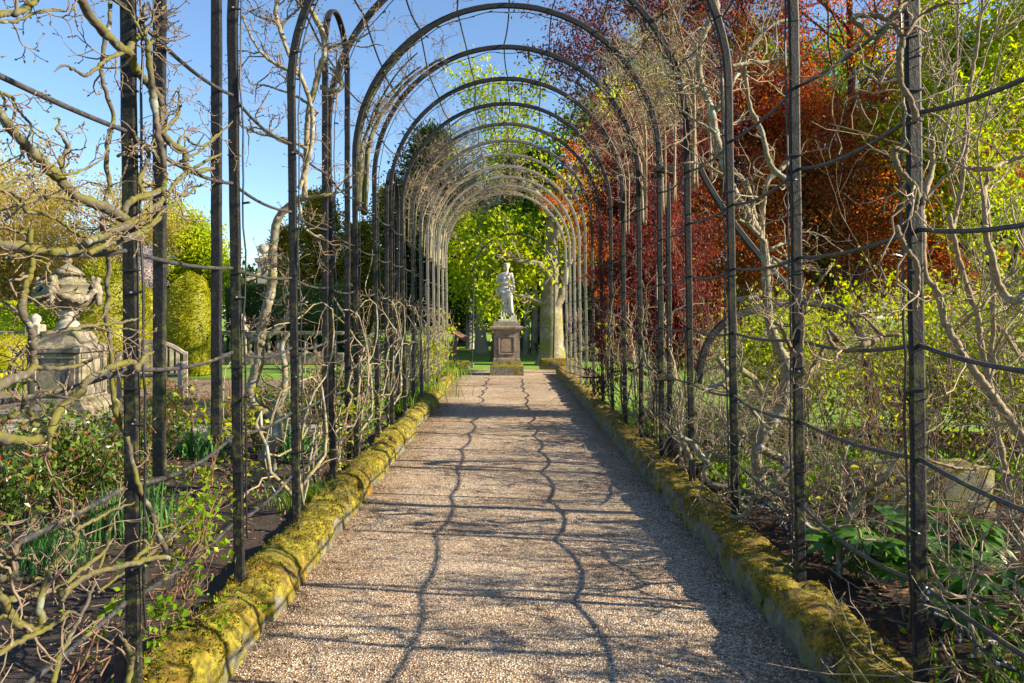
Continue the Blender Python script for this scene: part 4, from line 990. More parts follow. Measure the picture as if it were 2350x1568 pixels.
p = resample([(*at(1078, 1, 34)[:2], -.05), (*at(1078, 1, 34)[:2], .9), at(1080, 640, 34), at(1076, 520, 34)], 12); part('trunk', tubes(p[None], np.linspace(.22, .14, 12)[None], 10).mesh('trunk', MPALES, True), T)
C = blob_crown(at(1078, 560, 34), (2.2, 2, 2.0), 120, 30, .25, 8); part('crown', leaves(C, .2, None, .5).mesh('crown', L_GOLD), T, 'stuff')
bush('rhododendron', 'magenta-flowering rhododendron right of the thick trunk', (at(1290, 760, 30)[0], 30, .9), (1.1, .9, .8), 90, 30, .12, .11, L_PURP, group=None)
bush('laurel_bush', 'dark laurel below the magenta rhododendron', (at(1310, 800, 29)[0], 29, .5), (1.6, .9, .6), 70, 30, .14, .13, L_YEW)
# far rail fence across the lawn
FE = thing('rail_fence', 'pale low rail fence across the far lawn', 'fence', (0, 47, 0))
for zz in (.35, .75): g = Geo(); g.box((0, 47, zz), (44, .06, .12)); part('rail', g.mesh('rail', MPALES), FE)
gb = Geo(); gb.box((0, 0, .5), (.14, .14, 1.0)); mp_ = gb.mesh('fence_post', MPALES)
for k in range(19): o = part('fence_post', mp_, FE, local=True); o.location = (-22 + k * 2.44, -.1, 0)
# one far mass of wood closing the horizon
C = []
for x in np.arange(-75, 90, 5.2):
    hh = 5.2 + 3.5 * vnoise(np.array([x * .13, 3, 1]), 4) + (7.5 if x > 2 else 0) + (2.0 if -14 < x < 2 else 0); y = 62 + 8 * rng.random()
    C.append(blob_crown((x, y, hh * .5), (4.2, 3, hh * .56), 70, 26, .5, int(x) + 90))
g = leaves(np.concatenate(C), .55, None, .6); stuff('far_woodland', g.mesh('far_woodland', L_YEW), 'far belt of mixed dark trees closing the horizon', 'woodland')

# ------------------------------------------------------------------ right-hand trees
GR = 'trees on the right'
# big copper-leaved tree with limbs
T = thing('copper_tree', 'big copper and orange leaved tree filling the upper right', 'tree', (12.6, 28, 0), GR)
P = resample([(12.6, 28, -.1), (12.5, 28, 1.6), (12.4, 27.9, 3.0), (12.8, 28, 5.4), (13.2, 28.2, 9), (13.0, 28, 14.0)], 16); rr = np.linspace(.4, .1, 16); rr[0] = .55
g = Geo(); tubes(P[None], rr[None], 10, g)
Q, q = kids(P[None], rr[None], 48, 9, (4.6, 9.8), (.8, 1.4), .12, .14, (.28, .45), (.10, .95), .3, (1, .45, 1)); tubes(Q, q, 7, g); part('trunk', g.mesh('trunk', MDARKB, True), T)
gt = Geo(); Q2, q2 = kids(Q, q, 12, 6, (1.4, 3.6), (.4, 1.1), .04, .2, (.4, .6), (.2, 1), .35, (1, .6, 1)); tubes(Q2, q2, 4, gt); Q3, q3 = kids(Q2, q2, 7, 4, (.6, 1.7), (.4, 1.1), 0, .22, (.4, .7), (.2, 1), rmin=.008); tubes(Q3, q3, 3, gt)
part('twigs', gt.mesh('twigs', MDARKB), T, 'stuff')
def leaf_pts(Q, n, sp): return Q[rng.integers(0, len(Q), n), rng.integers(1, Q.shape[1], n)] + rng.normal(0, sp, (n, 3)) * [1, 1, .7]
C = leaf_pts(Q3, 170000, .2); C = C[(C[:, 2] > 1.2) & (C[:, 0] > 4.0) & (C[:, 1] > 25.2) & (C[:, 1] < 32) & (fbm(C * .75, 8, 2) > .32)]
part('crown', leaves(C, .14, None, .36, droop=.9).mesh('crown', L_COPP), T, 'stuff')
T = thing('crimson_beech', 'dark red crown spreading high above the right of the arches', 'tree', (6.0, 29, 0), GR)
P = resample([(6.0, 29, -.1), (6.0, 29, 3.2), (5.9, 29, 6.5), (5.6, 29, 10.5), (5.2, 29, 15)], 16); rr = np.linspace(.2, .06, 16)
g = Geo(); tubes(P[None], rr[None], 9, g); Q, q = kids(P[None], rr[None], 26, 8, (3.0, 6.2), (.8, 1.35), .08, .14, (.3, .5), (.36, 1), .3); tubes(Q, q, 6, g); part('trunk', g.mesh('trunk', MDARKB, True), T)
gt = Geo(); Q2, q2 = kids(Q, q, 10, 6, (1.0, 2.6), (.4, 1.1), .02, .2, (.4, .6), (.2, 1)); tubes(Q2, q2, 4, gt); Q3, q3 = kids(Q2, q2, 6, 4, (.5, 1.3), (.4, 1.1), 0, .22, (.4, .7), (.2, 1), rmin=.006); tubes(Q3, q3, 3, gt); part('twigs', gt.mesh('twigs', MDARKB), T, 'stuff')
C = leaf_pts(Q3, 24000, .2); C = C[(C[:, 2] > 5.2) & (C[:, 0] > .2)]
part('crown', leaves(C, .17, None, .36, droop=.9).mesh('crown', L_CRIM), T, 'stuff')
tree('olive_tree', 'olive-twigged tree in thin new leaf above the right arches', (5.6, 28, 0), 10.0, .15, 18, (8, 7, 4), .11, L_SHRUB, MGOLDT, (-.4, 0), .38, .2, 3, .2, group=GR, reach=3.8)
tree('orange_maple', 'low russet maple left of the magnolia stem', (7.8, 25.4, 0), 5.4, .13, 20, (8, 7), .10, L_COPP, MDARKB, (0, 0), .10, .1, 16, .24, group=GR, reach=3.2, asp=.4, droop=.8)
tree('orange_maple', 'low orange-red maple under the big copper tree', (11.6, 26, 0), 6.6, .15, 22, (8, 7), .10, L_COPP, MDARKB, (0, 0), .10, .1, 17, .26, group=GR, reach=4.3, asp=.4, droop=.8)
# crimson Japanese maple against the arches
T = thing('crimson_maple', 'dark crimson maple with fine hanging leaves crowding the right arches', 'tree', (2.35, 11.3, 0), GR)
P = resample([(2.35, 11.3, -.05), (2.3, 11.3, .7), (2.2, 11.2, 1.4), (2.3, 11.2, 2.6), (2.25, 11.3, 4.0)], 14); rr = np.linspace(.11, .035, 14)
g = Geo(); tubes(P[None], rr[None], 8, g); Q, q = kids(P[None], rr[None], 34, 8, (.6, 1.3), (.6, 1.4), .1, .2, (.35, .6), (.2, 1), .3); tubes(Q, q, 6, g); part('trunk', g.mesh('trunk', MDARKB, True), T)
gt = Geo(); Q2, q2 = kids(Q, q, 14, 5, (.3, .9), (.4, 1.2), -.08, .25, (.4, .7), (.2, 1), rmin=.003); tubes(Q2, q2, 3, gt); part('twigs', gt.mesh('twigs', MDARKB), T, 'stuff')
C = leaf_pts(Q2, 60000, .10); wv = .3 * (fbm(C * 1.5, 3, 2) - .5); C = C[((C[:, 0] > 1.30 + wv) & (C[:, 2] > .12)) | ((C[:, 2] > 3.2) & (C[:, 0] > .85 + wv))]
part('crown', leaves(C, .066, None, .3, droop=1.3).mesh('crown', L_CRIM), T, 'stuff')
T = thing('orange_maple', 'small glowing orange maple behind the far right arches', 'tree', (2.7, 19.3, 0), GR)
P = resample([(2.7, 19.3, -.05), (2.6, 19.2, 1.2), (2.6, 19.2, 2.8), (2.4, 19.2, 4.6)], 10); g = Geo(); tubes(P[None], np.linspace(.09, .03, 10)[None], 7, g); Q, q = kids(P[None], np.linspace(.09, .03, 10)[None], 18, 6, (.7, 1.6), (.6, 1.3), .15, .2, (.4, .6), (.4, 1)); tubes(Q, q, 5, g); part('trunk', g.mesh('trunk', MDARKB, True), T)
Q2, q2 = kids(Q, q, 8, 4, (.3, .7)); C = leaf_pts(Q2, 9000, .1); C = C[(C[:, 0] > 1.25) | ((C[:, 2] > 3.4) & (C[:, 0] > .75))]; part('crown', leaves(C, .085, None, .4, droop=.8).mesh('crown', L_ORNG), T, 'stuff')
tree('maple_tree', 'fresh green tree at the far right edge behind bare stems', (16.2, 24.5, 0), 13.5, .26, 18, (8, 8), .2, L_SHRUB, MDARKB, (-.2, 0), .1, .2, 22, .36, group=GR, reach=4.6)
tree('maple_tree', 'tall green tree behind the copper tree on the right', (15.5, 38, 0), 16, .35, 18, (9, 8), .22, L_GREEN, MDARKB, (0, 0), .12, .25, 20, .35, group=GR, reach=5.5)
tree('maple_tree', 'green tree seen through copper leaves above the arches', (7.6, 37, 0), 15.0, .3, 18, (8, 8), .2, L_GREEN, MDARKB, (0, 0), .2, .25, 16, .35, group=GR, reach=4.5)
tree('maple_tree', 'yellow-green tree far right beyond the copper crown', (27, 36, 0), 15, .35, 18, (9, 8), .22, L_SHRUB, MDARKB, (0, 0), .1, .25, 20, .35, group=GR, reach=5.5)
# leafy shrubs in and behind the right bed
GS = 'leafing shrubs behind the right posts'
for k, (x, y, h, w, lab) in enumerate(((3.6, 9.6, 1.3, 1.1, 'yellow-green shrub in front of the crimson maple'), (4.6, 8.3, 1.45, 1.2, 'leafing shrub behind the magnolia stem'), (6.0, 9.4, 1.6, 1.4, 'broad leafing shrub under the copper tree'), (5.9, 7.0, 1.5, 1.2, 'leafing shrub behind the stone block'), (7.9, 8.0, 2.0, 1.5, 'tall leafing shrub at the right edge'), (4.2, 11.2, 1.3, 1.3, 'low green shrub beside crimson maple trunk'))):
    T = thing('leafing_shrub', lab, 'shrub', (x, y, .05), GS)
    n = 26; b = np.array([x, y, .05]) + rng.normal(0, .16, (n, 3)) * [1, 1, 0]; d = nrm(rng.normal(0, .42, (n, 3)) + [0, 0, 1]); d[:, 2] = np.abs(d[:, 2])
    Pn = np.empty((n, 8, 3)); Pn[:, 0] = b
    for j in range(1, 8): Pn[:, j] = Pn[:, j - 1] + d * h / 7 * rng.uniform(.8, 1.2, (n, 1)); d = nrm(d + rng.normal(0, .16, (n, 3)) + [0, 0, .03])
    rr = .011 * np.linspace(1, .35, 8)[None] * rng.uniform(.7, 1.3, (n, 1)); g = Geo(); tubes(Pn, rr, 5, g)
    Q, q = kids(Pn, rr, 7, 5, (.25, .75), (.3, .9), .05, .2, (.4, .7), (.15, 1)); tubes(Q, q, 4, g); Q2, q2 = kids(Q, q, 4, 4, (.12, .35), (.3, .9), .05, .2, (.5, .8), (.2, 1)); tubes(Q2, q2, 3, g)
    part('stems', g.mesh('stems', MRED if k % 2 else MTWIG, True), T, 'stuff')
    C = leaf_pts(Q2, 3600, .06); part('foliage', leaves(C, .07, None, .6, droop=.2).mesh('foliage', L_SHRUB), T, 'stuff')

# ------------------------------------------------------------------ near plants, traced limbs in the plane of the posts
ZF = 2.8445
def z1(p): return (p[0] / ZF, p[1] / ZF)
def z2(p): return (p[0] / ZF, 504.86 + p[1] / ZF)
def z3(p): return (p[0] / 2.8095, 1009.7 + p[1] / 2.8095)
def z6(p): return (1523.8 + p[0] / ZF, p[1] / ZF)
def z7(p): return (1523.8 + p[0] / ZF, 504.86 + p[1] / ZF)
def z8(p): return (1523.8 + p[0] / 2.8095, 1009.7 + p[1] / 2.8095)
def limb(zf, pts, w, X0=None, Yc=None, w1=None, n=None, wob=.05, jit=.0015, seed=None):
    """curve traced in a zoomed view -> points with their own depth, and radii"""
    n = n or max(10, len(pts) * 5)
    pp = resample([zf(p) for p in pts], n)
    sd = seed if seed is not None else int(pts[0][0] + pts[0][1] * 3 + len(pts)) % 977
    wv = (fbm(np.stack([np.linspace(0, 2.5, n), np.full(n, sd * .37), np.zeros(n)], 1), sd, 2) - .5) * 2 * wob
    out = []; rad = []
    ww = np.linspace(w, w1 if w1 else w * .75, n)
    for k, (x, y) in enumerate(pp):
        Y = (X0 + wv[k]) * F / (x - CX) if X0 is not None else Yc + wv[k] * 2
        out.append(at(x, y, Y)); rad.append(ww[k] * .82 / ZF / 2 * Y / F)
    P = np.array(out); rad = np.array(rad)
    P[1:-1] += rng.normal(0, jit, (n - 2, 3))
    kn = 1 + .18 * (fbm(P * 18, sd, 3) - .5) * 2
    kn[-3:] *= [.9, .72, .4]
    return P, rad * kn
def dressed(T, limbs, bark, twig_m, n1=5, n2=3, L1=(.12, .35), L2=(.05, .14), buds=True, sides=9, up=.1, wig=.38, n3=0, r1=.0035, budL=.014, tmin=.05):
    for P, r in limbs:
        nn = min(160, len(P) * 3); tt = np.linspace(0, 1, len(P)); P3 = resample(P, nn); r3 = np.interp(np.linspace(0, 1, nn), tt, r); part('branch', tubes(P3[None], r3[None], sides, cap=True, rough=.24).mesh('branch', bark, True), T)
    A = np.array([resample(P, 24) for P, r in limbs]); B = np.array([np.interp(np.linspace(0, 1, 24), np.linspace(0, 1, len(r)), r) for P, r in limbs])
    g = Geo(); Q, q = kids(A, np.minimum(B, r1 * 2.2), n1, 7, L1, (.5, 1.35), up, wig, (.4, .75), (tmin, 1), .5, rmin=.0022); tubes(Q, q, 5, g)
    Q2, q2 = kids(Q, q, n2, 5, L2, (.5, 1.2), up, wig, (.6, .85), (.2, 1), .6, rmin=.0018); tubes(Q2, q2, 4, g)
    tips = [(Q[:, -1], Q[:, -1] - Q[:, -2]), (Q2[:, -1], Q2[:, -1] - Q2[:, -2])]
    if n3:
        Q3, q3 = kids(Q2, q2, n3, 4, (L2[0] * .4, L2[1] * .5), (.5, 1.2), up, wig, (.6, .9), (.2, 1), .6, rmin=.0016); tubes(Q3, q3, 3, g); tips.append((Q3[:, -1], Q3[:, -1] - Q3[:, -2]))
    part('twigs', g.mesh('twigs', twig_m, True), T, 'stuff')
    if buds:
        g = Geo(); C = np.concatenate([t[0] for t in tips]); D = np.concatenate([t[1] for t in tips]); octas(C, D, budL * rng.uniform(.6, 1.3, len(C)), budL * .22, g)
        part('buds', g.mesh('buds', MBUD), T, 'stuff')
    return Q, Q2

XPL = -1.275
FL = thing('gnarled_climber', 'gnarled mossy bare climber nearest the camera on the left, upper limbs', 'climber', (-1.5, 2.2, .1), 'bare climbers on the walk')
LB = []
LB.append(limb(z1, [(-60, 690), (0, 745), (100, 880), (200, 980), (300, 1080), (400, 1180), (500, 1280), (600, 1325), (700, 1360), (780, 1410), (850, 1440)], 74, XPL, w1=80))
LB.append(limb(z1, [(500, -60), (530, 0), (590, 110), (680, 210), (770, 300), (830, 335), (865, 380), (900, 470), (970, 550), (1040, 640), (1055, 730), (1050, 830), (1090, 910), (1150, 960), (1210, 990), (1210, 1050), (1230, 1100), (1290, 1120), (1400, 1100)], 78, XPL - .03, w1=42))
LB.append(limb(z1, [(840, 330), (880, 260), (920, 210), (925, 130), (930, 60)], 55, XPL - .03, w1=34))
LB.append(limb(z1, [(800, 345), (730, 370), (660, 420), (590, 480), (540, 490), (480, 455), (420, 425), (355, 470)], 34, XPL - .02, w1=16))
LB.append(limb(z1, [(965, 280), (975, 400), (990, 560), (1010, 700), (1030, 850), (1060, 1000), (1060, 1140)], 48, XPL + .02, w1=50))
for e in ([(980, 290), (950, 210), (1000, 120), (985, 60)], [(985, 290), (1030, 190), (1080, 110), (1180, 75)], [(985, 285), (1010, 240), (1090, 260)], [(960, 290), (900, 170), (840, 80), (700, -40)]):
    LB.append(limb(z1, e, 26, XPL + .01, w1=14))
LB.append(limb(z1, [(560, 1585), (700, 1530), (800, 1490), (900, 1440), (960, 1380), (1040, 1330), (1120, 1230), (1170, 1160), (1250, 1105), (1330, 1060), (1450, 1000)], 62, XPL + .04, w1=20))
LB.append(limb(z1, [(790, 1430), (830, 1340), (900, 1290), (980, 1270), (1060, 1230), (1080, 1150), (1040, 1060), (1000, 990), (960, 960)], 62, XPL, w1=28))
LB.append(limb(z1, [(925, 1250), (910, 1180), (950, 1080), (970, 1000), (900, 920), (860, 850), (780, 780)], 34, XPL + .03, w1=16))
LB.append(limb(z1, [(720, 20), (715, 150), (680, 290), (665, 480), (690, 600), (740, 770), (710, 900), (695, 1050), (710, 1200), (675, 1400), (665, 1500), (680, 1640), (715, 1740), (695, 1860), (710, 1950), (690, 2070), (715, 2180), (725, 2330), (735, 2530), (755, 2690), (820, 2840), (850, 2980)], 34, XPL - .10, w1=36, wob=.03))
LB.append(limb(z1, [(-40, 95), (40, 90), (120, 80), (190, 40), (250, -10)], 52, XPL + .03, w1=44))
LB.append(limb(z1, [(-40, 130), (60, 140), (130, 130), (200, 95), (280, 75), (420, 65)], 30, XPL + .02, w1=18))
LB.append(limb(z1, [(1030, 830), (1000, 920), (960, 1000)], 22, XPL, w1=16))
LB.append(limb(z1, [(770, 1020), (900, 985), (1000, 960), (1080, 935)], 24, XPL, w1=20))
LB.append(limb(z1, [(1050, 870), (1120, 800), (1160, 760), (1185, 680)], 30, XPL, w1=20)); LB.append(limb(z1, [(1165, 700), (1170, 620), (1180, 550)], 14, XPL, w1=9))
LB.append(limb(z1, [(1160, 960), (1170, 910), (1210, 890), (1260, 940), (1330, 950), (1420, 880), (1500, 820)], 24, XPL, w1=12))
LB.append(limb(z1, [(1100, 1080), (1230, 1030), (1340, 960), (1440, 870), (1520, 790)], 22, XPL - .05, w1=14))
LB.append(limb(z1, [(0, 600), (30, 650), (25, 740)], 26, XPL, w1=20)); LB.append(limb(z1, [(20, 610), (80, 640), (100, 700), (160, 760), (205, 840), (180, 905)], 26, XPL, w1=20))
LB.append(limb(z1, [(420, 1130), (390, 1050), (440, 970), (400, 880), (370, 850), (390, 780), (345, 770)], 32, XPL, w1=12))
LB.append(limb(z1, [(-20, 1250), (80, 1190), (150, 1140), (230, 1140), (330, 1125), (440, 1140), (560, 1100), (680, 1040)], 34, XPL + .04, w1=16))
LB.append(limb(z1, [(-20, 1240), (60, 1250), (130, 1300), (170, 1380), (280, 1400), (380, 1440), (500, 1530), (580, 1560)], 32, XPL + .03, w1=20))
LB.append(limb(z1, [(-20, 1460), (80, 1400), (160, 1330), (280, 1290), (400, 1290), (480, 1320), (560, 1340)], 36, XPL + .02, w1=24))
LB.append(limb(z1, [(800, 1560), (900, 1520), (980, 1470), (1040, 1400), (1110, 1350), (1180, 1300)], 34, XPL + .05, w1=16))
LB.append(limb(z1, [(1130, 1250), (1210, 1280), (1270, 1230), (1350, 1190)], 26, XPL, w1=14))
dressed(FL, LB, MBMOSS, MTWIG, 4, 3, (.06, .2), (.02, .08), n3=1, r1=.0032, budL=.015)

FM = thing('gnarled_climber', 'thick mossy horizontal limbs crossing before the urn, left foreground', 'climber', (-1.45, 2.3, .1), 'bare climbers on the walk')
LB = []
LB.append(limb(z2, [(-60, 150), (0, 160), (120, 170), (260, 200), (400, 210), (520, 190), (620, 130), (740, 70), (860, 20), (930, -30)], 76, XPL + .02, w1=60))
LB.append(limb(z2, [(580, 220), (700, 160), (820, 130), (950, 70), (1030, 0), (1060, -60)], 48, XPL + .05, w1=34))
LB.append(limb(z2, [(200, 60), (205, 200), (205, 330), (170, 430), (150, 530), (160, 640), (205, 740), (215, 850), (220, 950), (180, 1000), (90, 1030), (0, 1080), (-60, 1110)], 40, XPL + .04, w1=74))
LB.append(limb(z2, [(215, 780), (330, 735), (470, 710), (600, 690), (720, 680), (830, 660), (920, 645)], 42, XPL + .03, w1=16)); LB.append(limb(z2, [(560, 695), (680, 715), (800, 710), (900, 720)], 22, XPL + .03, w1=12))
LB.append(limb(z2, [(220, 960), (330, 970), (450, 965), (540, 940), (620, 900), (720, 850), (840, 770)], 38, XPL + .03, w1=14))
LB.append(limb(z2, [(-60, 1400), (0, 1420), (130, 1440), (270, 1430), (330, 1380), (370, 1270), (440, 1190), (530, 1120), (560, 1060), (650, 1000), (760, 950), (870, 930), (890, 975), (920, 930), (950, 890), (1000, 865)], 82, XPL + .02, w1=34))
LB.append(limb(z2, [(-40, 1320), (60, 1290), (130, 1255), (180, 1240), (205, 1290), (215, 1335), (310, 1330)], 38, XPL, w1=34)); LB.append(limb(z2, [(130, 1260), (165, 1170), (160, 1040), (180, 1000)], 30, XPL, w1=24))
LB.append(limb(z2, [(200, 100), (130, 80), (60, 60), (-20, 40)], 24, XPL, w1=18)); LB.append(limb(z2, [(60, 1000), (70, 930), (130, 880), (190, 810)], 30, XPL, w1=20))
LB.append(limb(z2, [(200, 240), (270, 260), (310, 310), (330, 355)], 26, XPL, w1=14)); LB.append(limb(z2, [(180, 540), (280, 500), (400, 470), (540, 480)], 22, XPL, w1=12))
LB.append(limb(z2, [(180, 1040), (240, 1060), (280, 1130)], 26, XPL, w1=16)); LB.append(limb(z2, [(320, 1420), (315, 1560)], 30, XPL, w1=36))
LB.append(limb(z2, [(40, 240), (90, 290), (60, 250), (130, 220)], 28, XPL, w1=22))
dressed(FM, LB, MBMOSS, MTWIG, 3, 2, (.05, .18), (.02, .08), n3=1, r1=.0032, budL=.013)

FB = thing('gnarled_climber', 'tangle of grey-green bare branches at the lower left corner', 'climber', (-1.45, 2.2, .1), 'bare climbers on the walk')
LB = []
LB.append(limb(z3, [(100, 900), (95, 800), (100, 700), (160, 600), (210, 520), (280, 430)], 50, XPL, w1=26))
LB.append(limb(z3, [(270, 1180), (258, 1050), (290, 950), (330, 830), (420, 730), (490, 660), (490, 590), (520, 560), (640, 500), (740, 450), (870, 400)], 62, XPL + .03, w1=16))
LB.append(limb(z3, [(-40, 960), (0, 1010), (40, 1060), (70, 1130), (150, 1200), (240, 1230), (270, 1180)], 74, XPL + .02, w1=60)); LB.append(limb(z3, [(0, 900), (60, 890), (110, 850)], 60, XPL + .02, w1=50))
LB.append(limb(z3, [(60, 1030), (180, 1010), (310, 980), (420, 930), (500, 860), (600, 780), (690, 700), (690, 610), (720, 560)], 48, XPL - .03, w1=22))
LB.append(limb(z3, [(-40, 1390), (0, 1370), (150, 1290), (270, 1230), (380, 1170), (440, 1110), (530, 1140)], 56, XPL + .06, w1=24))
LB.append(limb(z3, [(340, 1570), (380, 1400), (430, 1310), (500, 1180), (570, 1020), (620, 900), (680, 700)], 46, XPL - .02, w1=18))
LB.append(limb(z3, [(400, 1040), (420, 1000), (480, 930), (600, 860), (720, 830), (850, 800), (960, 770), (1060, 755), (1095, 770)], 52, XPL + .06, w1=38)); LB.append(limb(z3, [(380, 980), (400, 1000), (405, 1050)], 50, XPL + .06, w1=46))
LB.append(limb(z3, [(820, 1570), (850, 1440), (830, 1350), (770, 1260)], 50, XPL + .1, w1=30)); LB.append(limb(z3, [(820, -20), (860, 170), (900, 310), (960, 440), (1000, 560), (1050, 680), (1100, 760)], 38, XPL - .05, w1=44))
LB.append(limb(z3, [(110, 900), (200, 900), (290, 880), (340, 810)], 34, XPL, w1=18)); LB.append(limb(z3, [(-20, 1140), (110, 1150), (240, 1150)], 30, XPL, w1=20))
LB.append(limb(z3, [(860, 790), (900, 740), (960, 690), (1000, 600), (1020, 580), (1110, 540)], 34, XPL + .05, w1=14)); LB.append(limb(z3, [(600, 1010), (700, 930), (800, 860), (900, 790), (1100, 640), (1300, 440)], 24, XPL - .2, w1=18))
LB.append(limb(z3, [(520, 570), (560, 640), (600, 590)], 20, XPL, w1=12)); LB.append(limb(z3, [(0, 540), (50, 560), (70, 640)], 28, XPL, w1=18)); LB.append(limb(z3, [(0, 700), (60, 760), (110, 760), (200, 770)], 26, XPL, w1=14))
dressed(FB, LB, MBMOSS, MTWIG, 3, 2, (.06, .2), (.02, .08), n3=1, r1=.0032, budL=.011)

# left magnolia-like shrub behind the second and third posts
ML = thing('old_climber', 'thick lichen-grey twisted stem rising past the third left post', 'climber', (-1.75, 5.6, .1), 'bare climbers on the walk')
Yc = 5.35; LB = []
LB.append(limb(z1, [(1990, 1290), (1990, 1150), (2000, 1000), (2005, 850), (2020, 700), (2060, 560), (2090, 440), (2120, 350), (2110, 240), (2060, 120), (1990, 20), (1900, -60)], 46, Yc=5.1, w1=46, wob=.1))
LB.append(limb(z1, [(1950, 1230), (1990, 1120), (2030, 960), (2040, 800), (2030, 690), (1980, 540), (1940, 460), (1870, 320), (1830, 200), (1800, 80), (1830, -40)], 38, Yc=5.0, w1=30))
LB.append(limb(z1, [(2090, 570), (2170, 590), (2230, 570), (2210, 490), (2150, 440)], 40, Yc=5.1, w1=30)); LB.append(limb(z1, [(1940, 480), (1820, 430), (1700, 340), (1620, 200), (1570, 80)], 30, Yc=4.9, w1=14))
LB.append(limb(z1, [(2010, 680), (1920, 620), (1830, 590), (1740, 560), (1640, 550)], 22, Yc=5.0, w1=12)); LB.append(limb(z1, [(2000, 970), (1900, 920), (1780, 890), (1680, 870), (1560, 810)], 32, Yc=5.0, w1=18))
LB.append(limb(z1, [(2120, 330), (2180, 300), (2260, 280), (2350, 250), (2430, 200)], 26, Yc=5.1, w1=12)); LB.append(limb(z1, [(1830, 160), (1760, 130), (1690, 110), (1600, 60)], 20, Yc=5.0, w1=10))
LB.append(limb(z1, [(1830, 170), (1890, 110), (1950, 60), (2020, -20)], 24, Yc=5.0, w1=16))
LB.append(limb(z1, [(1990, 1280), (1870, 1360), (1810, 1440), (1790, 1560), (1780, 1700), (1770, 1900), (1720, 2080), (1700, 2200), (1690, 2340), (1650, 2500), (1640, 2600), (1700, 2680), (1790, 2720)], 56, Yc=6.1, w1=96, wob=.06))
LB.append(limb(z1, [(1790, 2690), (1850, 2560), (1860, 2400), (1840, 2250), (1930, 2130)], 64, Yc=6.1, w1=30)); LB.append(limb(z1, [(1790, 2690), (1800, 2850), (1740, 2980), (1760, 3080), (1640, 3140)], 120, Yc=6.0, w1=110))
LB.append(limb(z1, [(1720, 2250), (1640, 2200), (1580, 2160)], 50, Yc=6.0, w1=44)); LB.append(limb(z1, [(1750, 2200), (1860, 2100), (1910, 1990), (1880, 1920), (1800, 1990)], 40, Yc=5.6, w1=26))
LB.append(limb(z1, [(1600, 1830), (1700, 1790), (1740, 1750), (1770, 1770)], 40, Yc=5.8, w1=34)); LB.append(limb(z1, [(1950, 1300), (2100, 1280), (2230, 1250), (2350, 1190)], 32, Yc=5.2, w1=18))
LB.append(limb(z1, [(1950, 1330), (2000, 1500), (2120, 1570)], 30, Yc=5.3, w1=16))
dressed(ML, LB, MBPALE, MTWIG, 7, 3, (.1, .38), (.04, .16), n3=2, r1=.0045, budL=.022)

# right magnolia with pale forked stem
MR = thing('magnolia_tree', 'pale forked magnolia with lichen-blue stem behind second right post', 'tree', at(1840, 1240, 5.4) * [1, 1, 0], 'bare climbers on the walk')
LB = []
LB.append(limb(z6, [(350, -60), (340, 0), (330, 80), (270, 200), (230, 330), (230, 480), (260, 600), (310, 720), (330, 850), (360, 970), (400, 1100), (450, 1230), (530, 1370), (590, 1470), (640, 1560)], 48, Yc=5.35, w1=66, wob=.06))
LB.append(limb(z7, [(645, 130), (665, 300), (670, 450), (680, 620), (700, 720), (740, 820), (790, 930), (800, 1060), (780, 1200), (700, 1330), (640, 1420), (600, 1560), (640, 1720), (720, 1850), (820, 1960), (860, 2080)], 64, Yc=5.4, w1=100, wob=.06))
LB.append(limb(z6, [(640, 1560), (645, 1400), (670, 1200), (740, 1130), (800, 1070), (880, 1000)], 46, Yc=5.4, w1=30)); LB.append(limb(z6, [(620, 1540), (570, 1300), (520, 1180), (470, 1130)], 42, Yc=5.45, w1=30))
LB.append(limb(z6, [(820, 1190), (720, 1110), (680, 1040), (660, 950), (640, 870), (600, 780), (560, 700), (540, 560), (525, 400), (560, 310), (640, 220), (730, 150), (830, 130)], 44, Yc=5.1, w1=24)); LB.append(limb(z6, [(340, 720), (400, 650), (460, 520), (500, 480), (600, 470)], 42, Yc=5.35, w1=18))
LB.append(limb(z6, [(440, 430), (560, 415), (690, 400), (800, 370)], 34, Yc=5.0, w1=28)); LB.append(limb(z7, [(480, 520), (560, 510), (640, 515)], 40, Yc=5.4, w1=48)); LB.append(limb(z7, [(830, 690), (760, 680), (690, 660)], 34, Yc=5.2, w1=44))
LB.append(limb(z7, [(690, 200), (760, 160), (830, 130), (900, 60)], 36, Yc=5.3, w1=20)); LB.append(limb(z7, [(660, 150), (560, 40), (490, 0)], 36, Yc=5.3, w1=26)); LB.append(limb(z7, [(700, 240), (760, 280), (840, 330)], 30, Yc=5.2, w1=24))
LB.append(limb(z6, [(335, 870), (260, 820), (180, 770), (100, 700), (20, 600)], 26, Yc=5.3, w1=12)); LB.append(limb(z6, [(380, 1140), (270, 1080), (180, 1060), (80, 1080)], 24, Yc=5.2, w1=10)); LB.append(limb(z6, [(250, 590), (190, 560), (100, 540), (0, 470)], 24, Yc=5.3, w1=10))
LB.append(limb(z7, [(620, 1490), (760, 1560), (860, 1680), (840, 1780)], 70, Yc=5.2, w1=50)); LB.append(limb(z7, [(500, 980), (590, 1040), (640, 1120), (700, 1190)], 50, Yc=5.0, w1=44)); LB.append(limb(z7, [(350, 900), (430, 1000), (500, 980)], 44, Yc=5.2, w1=40))
dressed(MR, LB, MBPALE, MTWIGP, 6, 3, (.15, .5), (.06, .22), n3=1, r1=.0048, budL=.02)
